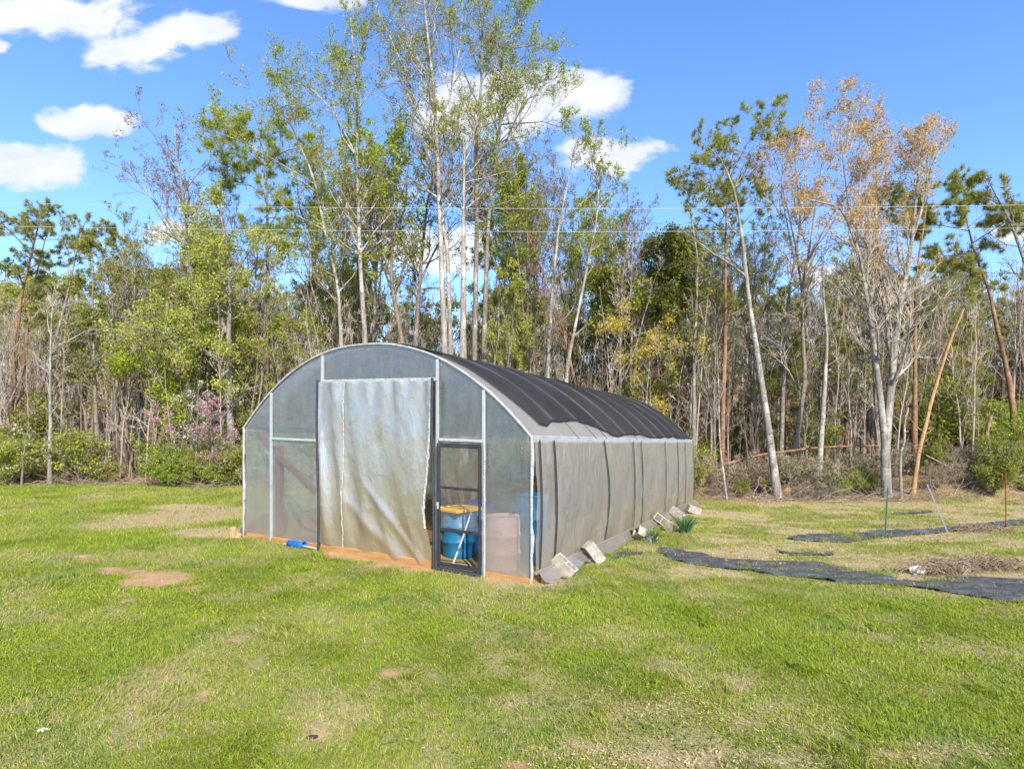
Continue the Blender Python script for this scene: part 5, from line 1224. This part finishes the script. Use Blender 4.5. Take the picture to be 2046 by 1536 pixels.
# --- fallen branches and twig litter at the wood edge
def build_brush():
    r = np.random.default_rng(9); n = 2600; px = r.uniform(-100, 2150, n); d = 20.6 + np.abs(r.normal(0, 1.6, n)) + 1.0 * (px < 900); x = (px - CX) / FPX * d
    k = (d > wood_edge(x) - .6) & ~((px > 450) & (px < 1390) & (d < 22)); x, d = x[k], d[k]; n = len(x)
    a = r.uniform(0, 6.28, n); e = np.abs(r.normal(0, .35, n)); L = r.uniform(.3, 1.6, n); q = np.linspace(0, 1, 5)[None, :]
    dz = np.sin(e)[:, None] * L[:, None] * q
    P = np.stack([x[:, None] + np.cos(a)[:, None] * L[:, None] * q * np.cos(e)[:, None], d[:, None] + np.sin(a)[:, None] * L[:, None] * q * np.cos(e)[:, None], gz(x, d)[:, None] + .02 + dz], -1) + r.normal(size=(n, 5, 3)) * .03
    g = Geo(); g.tubes(P, (.004 + .010 * r.random(n) ** 2)[:, None] * np.linspace(1, .5, 5)[None], 4, 0, np.where(r.random((n, 1)) < .6, twig_cols(r, n, 'brown'), twig_cols(r, n, 'grey')))
    o = g.build('fallen_twigs', M['twig']); tag(o, 'grey fallen twigs and sticks littering the edge of the wood', None, None, 'stuff')


build_brush()


def build_chips():
    g = Geo(); r = np.random.default_rng(4)
    def sc(px, py, rx, ry, n):
        c = ground(px, py); ex = abs(ground(px + rx, py)[0] - c[0]); ey = abs(ground(px, py + ry)[1] - ground(px, py - ry)[1]) / 2
        x = c[0] + r.normal(0, ex * .6, n); y = c[1] + r.normal(0, ey * .6, n); m = n
        z = gz(x, y) + .012 + .02 * r.random(n)
        a = r.uniform(0, 6.28, n); L = r.uniform(.004, .015, n) * np.maximum(1, y / 8); w = r.uniform(.0015, .004, n) * np.maximum(1, y / 8); tl = r.normal(0, .3, n)
        u = np.stack([np.cos(a) * L, np.sin(a) * L, tl * L], -1); s = np.stack([-np.sin(a) * w, np.cos(a) * w, r.normal(0, .4, n) * w], -1); p = np.stack([x, y, z], -1)
        v = np.stack([p - u - s, p + u - s, p + u + s, p - u + s], 1)
        c0 = np.array([.52, .39, .20]) * (.6 + .6 * r.random((n, 1)))
        g.add(v.reshape(-1, 3), np.arange(m)[:, None] * 4 + np.array([0, 1, 2, 3]), 0, np.repeat(c0, 4, 0))
    sc(1150, 1520, 200, 40, 450); sc(1480, 1440, 220, 50, 220); sc(1480, 1520, 400, 30, 420); sc(1930, 1510, 140, 30, 150); sc(1330, 1400, 150, 40, 250); sc(1500, 1110, 200, 16, 900); sc(1900, 1080, 200, 20, 900); sc(1700, 1125, 200, 12, 900); sc(1700, 1000, 380, 12, 2500); sc(1050, 1160, 90, 12, 220)
    o = g.build('wood_chips', M['twig']); tag(o, 'pale wood chips and straw scraps scattered over the grass', None, None, 'stuff')


build_chips()

# ------------------------------------------------------------------ logs, stump
def log(name, pts, r, mt, label, cat):
    P = resample(np.array(pts), 24); g = Geo(); rr = np.linspace(r[0], r[1], 24) * (1 + (fbm(np.linspace(0, 9, 24), np.zeros(24), 3, 2) - .5) * .3)
    g.tubes(P[None], rr[None], 9, 0, None, True); b = P[0]; t = empty(name, b, label, cat); g.build('log_body', mt, t, b, True)
    rg = np.random.default_rng(int(pts[0][0] * 10) % 999 + 3); p1, r1 = spawn(P[None], rr[None], 7, .15, .95, 1.1, .5, rg, 5, .2, .15, .4, .02, .3, False)
    g = Geo(); g.tubes(p1, r1, 5, 0); g.build('side_branches', mt, t, b, True); return t


log('fallen_log', [ray(1385, 945, 23.2), ray(1520, 908, 22.9), ray(1640, 893, 22.8), ray(1785, 889, 23.2)], (.065, .028), M['bark_pine'], 'thin red brown fallen log propped across the thicket between the right trunks', 'log')
def laid(*pts):
    out = []
    for (px, d, h) in pts: x = (px - CX) / FPX * d; out.append(np.array([x, d, float(gz(x, d)) + h]))
    return out


log('fallen_log', laid((1950, 22.2, .08), (2010, 22.3, .12), (2090, 22.6, .10)), (.05, .08), M['bark_grey'], 'grey fallen log above the clay bank at the right edge', 'log')
log('fallen_log', laid((1850, 23.0, .9), (1905, 22.5, .35), (1945, 22.3, .05)), (.02, .04), M['bark_white'], 'pale dead branch slanting down out of the dark brush heap', 'branch')
p = ground(1568, 992)
t = empty('tree_stump', p, 'ragged split stump beside the big leaning trunk', 'stump')
g = Geo(); th = np.linspace(0, 2 * np.pi, 37); rg = np.random.default_rng(3); top = .35 + .25 * rg.random(37); top[-1] = top[0]
prof = [np.stack([(.19 + .05 * (1 - q)) * np.cos(th) * (1 + .1 * np.sin(3 * th)), (.19 + .05 * (1 - q)) * np.sin(th), -.05 + q * top], -1) for q in (0, .3, .65, 1)] + [np.stack([.10 * np.cos(th), .10 * np.sin(th), .6 * top], -1), np.stack([.01 * np.cos(th), .01 * np.sin(th), .45 + 0 * top], -1)]
g.grid(np.stack(prof, 1)); g.build('stump', M['wood_bare'], t)

# ------------------------------------------------------------------ garden plot on the right
def cloth(name, pts, label, seed, group=None):
    """strip of ground cloth: pts are (px, py_upper, py_lower) on the photo, laid on the ground with ragged creased edges"""
    n, m = 260, 22; pts = np.array(pts, float); e = np.linspace(pts[0, 0], pts[-1, 0], n)
    A = np.array([ground(x, np.interp(x, pts[:, 0], pts[:, 1]))[:2] for x in e]); B = np.array([ground(x, np.interp(x, pts[:, 0], pts[:, 2]))[:2] for x in e])
    q = np.linspace(0, 1, m)[None, :, None]; wob = (fbm(np.linspace(0, 34, n), np.zeros(n) + seed, seed, 3) - .5)[:, None] * .22
    XY = A[:, None] * (1 - q) + B[:, None] * q; XY[:, :, 1] += wob * (np.abs(q[..., 0] - .5) * 2)
    nz = fbm(XY[..., 0] * 2.2, XY[..., 1] * 7, seed + 4, 3)
    z = gz(XY[..., 0], XY[..., 1]) + .008 + .06 * nz ** 2 + .012 * np.sin(XY[..., 1] * 16 + XY[..., 0] * 2 + 6 * nz)
    b = np.array([XY[n // 2, m // 2, 0], XY[n // 2, m // 2, 1], z.min()])
    g = Geo(); g.grid(np.dstack([XY, z])); o = g.build(name, M['fabric'], None, b, True); o.location = tuple(b)
    tag(o, label, 'ground cloth', group); return o


GC = 'ground cloth strips on the garden plot'
cloth('ground_cloth', [(1312, 1097, 1102), (1345, 1096, 1120), (1400, 1106, 1131), (1440, 1116, 1135), (1530, 1122, 1146), (1640, 1126, 1160), (1700, 1137, 1166), (1760, 1150, 1168), (1800, 1159, 1170), (1850, 1163, 1179), (1900, 1155, 1185), (1960, 1153, 1195), (2046, 1158, 1207), (2120, 1165, 1217)], 'long black ground cloth strip running from near the greenhouse to the right edge', 1, GC)
cloth('ground_cloth', [(1575, 1073, 1077), (1620, 1068, 1083), (1700, 1066, 1083), (1770, 1060, 1074), (1850, 1058, 1068), (1890, 1054, 1064), (1960, 1046, 1060), (2046, 1038, 1050), (2110, 1034, 1046)], 'farther narrow black cloth strip behind the green stake', 3, GC)
cloth('ground_cloth', [(1552, 1099, 1103), (1580, 1104, 1110), (1660, 1105, 1111), (1666, 1107, 1109)], 'short torn scrap of black cloth between the two strips', 4, GC)
cloth('ground_cloth', [(1222, 1116, 1118), (1235, 1103, 1116), (1262, 1099, 1108), (1285, 1104, 1106)], 'crumpled black cloth scrap beside the greenhouse strap', 5, GC)
cloth('ground_cloth', [(1785, 1027, 1029), (1820, 1023, 1028), (1862, 1021, 1024)], 'faint farthest scrap of black cloth before the wood', 6, GC)


def stake(name, p0, p1, D, r, mt, label, studs=True, group=None):
    a = ground(*p0); b = ray(p1[0], p1[1], a[1] + D); t = empty(name, a, label, 'stake')
    ax = b - a; ln = np.linalg.norm(ax); q = Vector(ax).to_track_quat('Z', 'Y').to_matrix(); qm = np.array(q)
    g = Geo(); g.box(qm @ np.array([0, 0, ln / 2 - .1]), (r * 2.4, r * .5, ln + .2), rot=qm, bevel=.001); g.box(qm @ np.array([0, r * .8, ln / 2 - .1]), (r * .5, r * 1.4, ln + .2), rot=qm, bevel=.001)
    g.build('post', mt, t, None)
    g = Geo()
    for z in np.arange(.15, ln - .05, .055): g.box(qm @ np.array([0, -r * .5, z]), (r * .9, r * .7, .018), rot=qm)
    if studs: g.build('studs', mt, t)
    return t


stake('fence_stake', (1768, 1074), (1774, 973), 0, .015, M['green_steel'], 'upright green steel stake before the twin maple')
stake('fence_stake', (1893, 1064), (1852, 968), .3, .016, M['greysteel'], 'leaning grey stake right of the green one')
stake('fence_stake', (2010, 1052), (2009, 944), 0, .013, M['rust'], 'thin rusty stake at the right edge')

# heap of dead weeds, litter
def weed_heap(px, py, w, h, n, label):
    p = ground(px, py); r = np.random.default_rng(px); t = empty('weed_heap', p, label, 'weeds')
    a = r.uniform(0, 6.28, n); x = r.normal(0, w * .35, n); y = r.normal(0, w * .22, n); q = np.linspace(0, 1, 5)[None, :]; L = r.uniform(.15, .5, n)
    top = h * np.exp(-(x / w) ** 2 * 3) * r.random(n)
    P = np.stack([x[:, None] + np.cos(a)[:, None] * L[:, None] * q, y[:, None] + np.sin(a)[:, None] * L[:, None] * q * .6, top[:, None] + .02 + .10 * np.sin(q * np.pi)], -1)
    g = Geo(); cols = np.array([.30, .22, .145]) * (.4 + .8 * r.random((n, 1))); g.tubes(P, .005 * np.ones((n, 5)), 3, 0, cols); tag(g.build('stalks', M['twig'], t), kind='stuff')


weed_heap(1975, 1136, .9, .12, 260, 'heap of dead brown weeds behind the right hand cloth')
weed_heap(1880, 1146, .6, .12, 260, 'small pile of dead stalks beside the white crumpled bag')
weed_heap(1950, 1062, 1.1, .07, 160, 'low pile of straw and stalks behind the far cloth strip')


def crumple(name, px, py, s, mt, label, cat, flat=.5, seed=1):
    p = ground(px, py); th = np.linspace(0, 2 * np.pi, 26); ph = np.linspace(0, np.pi, 14); T, Pp = np.meshgrid(th, ph, indexing='ij')
    rr = s * (.6 + .9 * fbm(np.cos(T) * 2.5 + 5, np.sin(T) * 2.5 + Pp * 2, seed, 3)); rr[-1] = rr[0]
    v = np.stack([rr * np.sin(Pp) * np.cos(T) * 1.5, rr * np.sin(Pp) * np.sin(T), rr * np.cos(Pp) * flat + s * flat * .8], -1)
    g = Geo(); g.grid(v); o = g.build(name, mt); o.location = tuple(p); tag(o, label, cat)


crumple('plastic_bag', 1835, 1146, .085, M['offwhite'], 'crumpled white plastic bag beside the dead weeds', 'plastic bag', .8, 3)
crumple('litter_scrap', 87, 1460, .022, M['offwhite'], 'small white scrap lying in the grass at the lower left', 'litter', .5, 4)
crumple('litter_scrap', 622, 1474, .026, M['strapping'], 'dark scrap lying in the grass at the bottom', 'litter', .4, 5)

# ------------------------------------------------------------------ overhead wires
for (z, y, lab) in ((2.19 + 445 / FPX * 20.3, 20.3, 'upper pale overhead wire crossing before the trees'), (2.19 + 399 / FPX * 20.3, 20.3, 'lower pale overhead wire crossing before the trees')):
    x = np.linspace(-60, 60, 60); g = Geo(); g.tubes(np.stack([x, y + 0 * x, z + .0005 * (x - 2) ** 2], -1)[None], np.full((1, 60), .0050), 6, 0)
    o = g.build('power_line', M['wire'], None, (0, y, z), True); o.location = (0, y, z); tag(o, lab, 'wire')
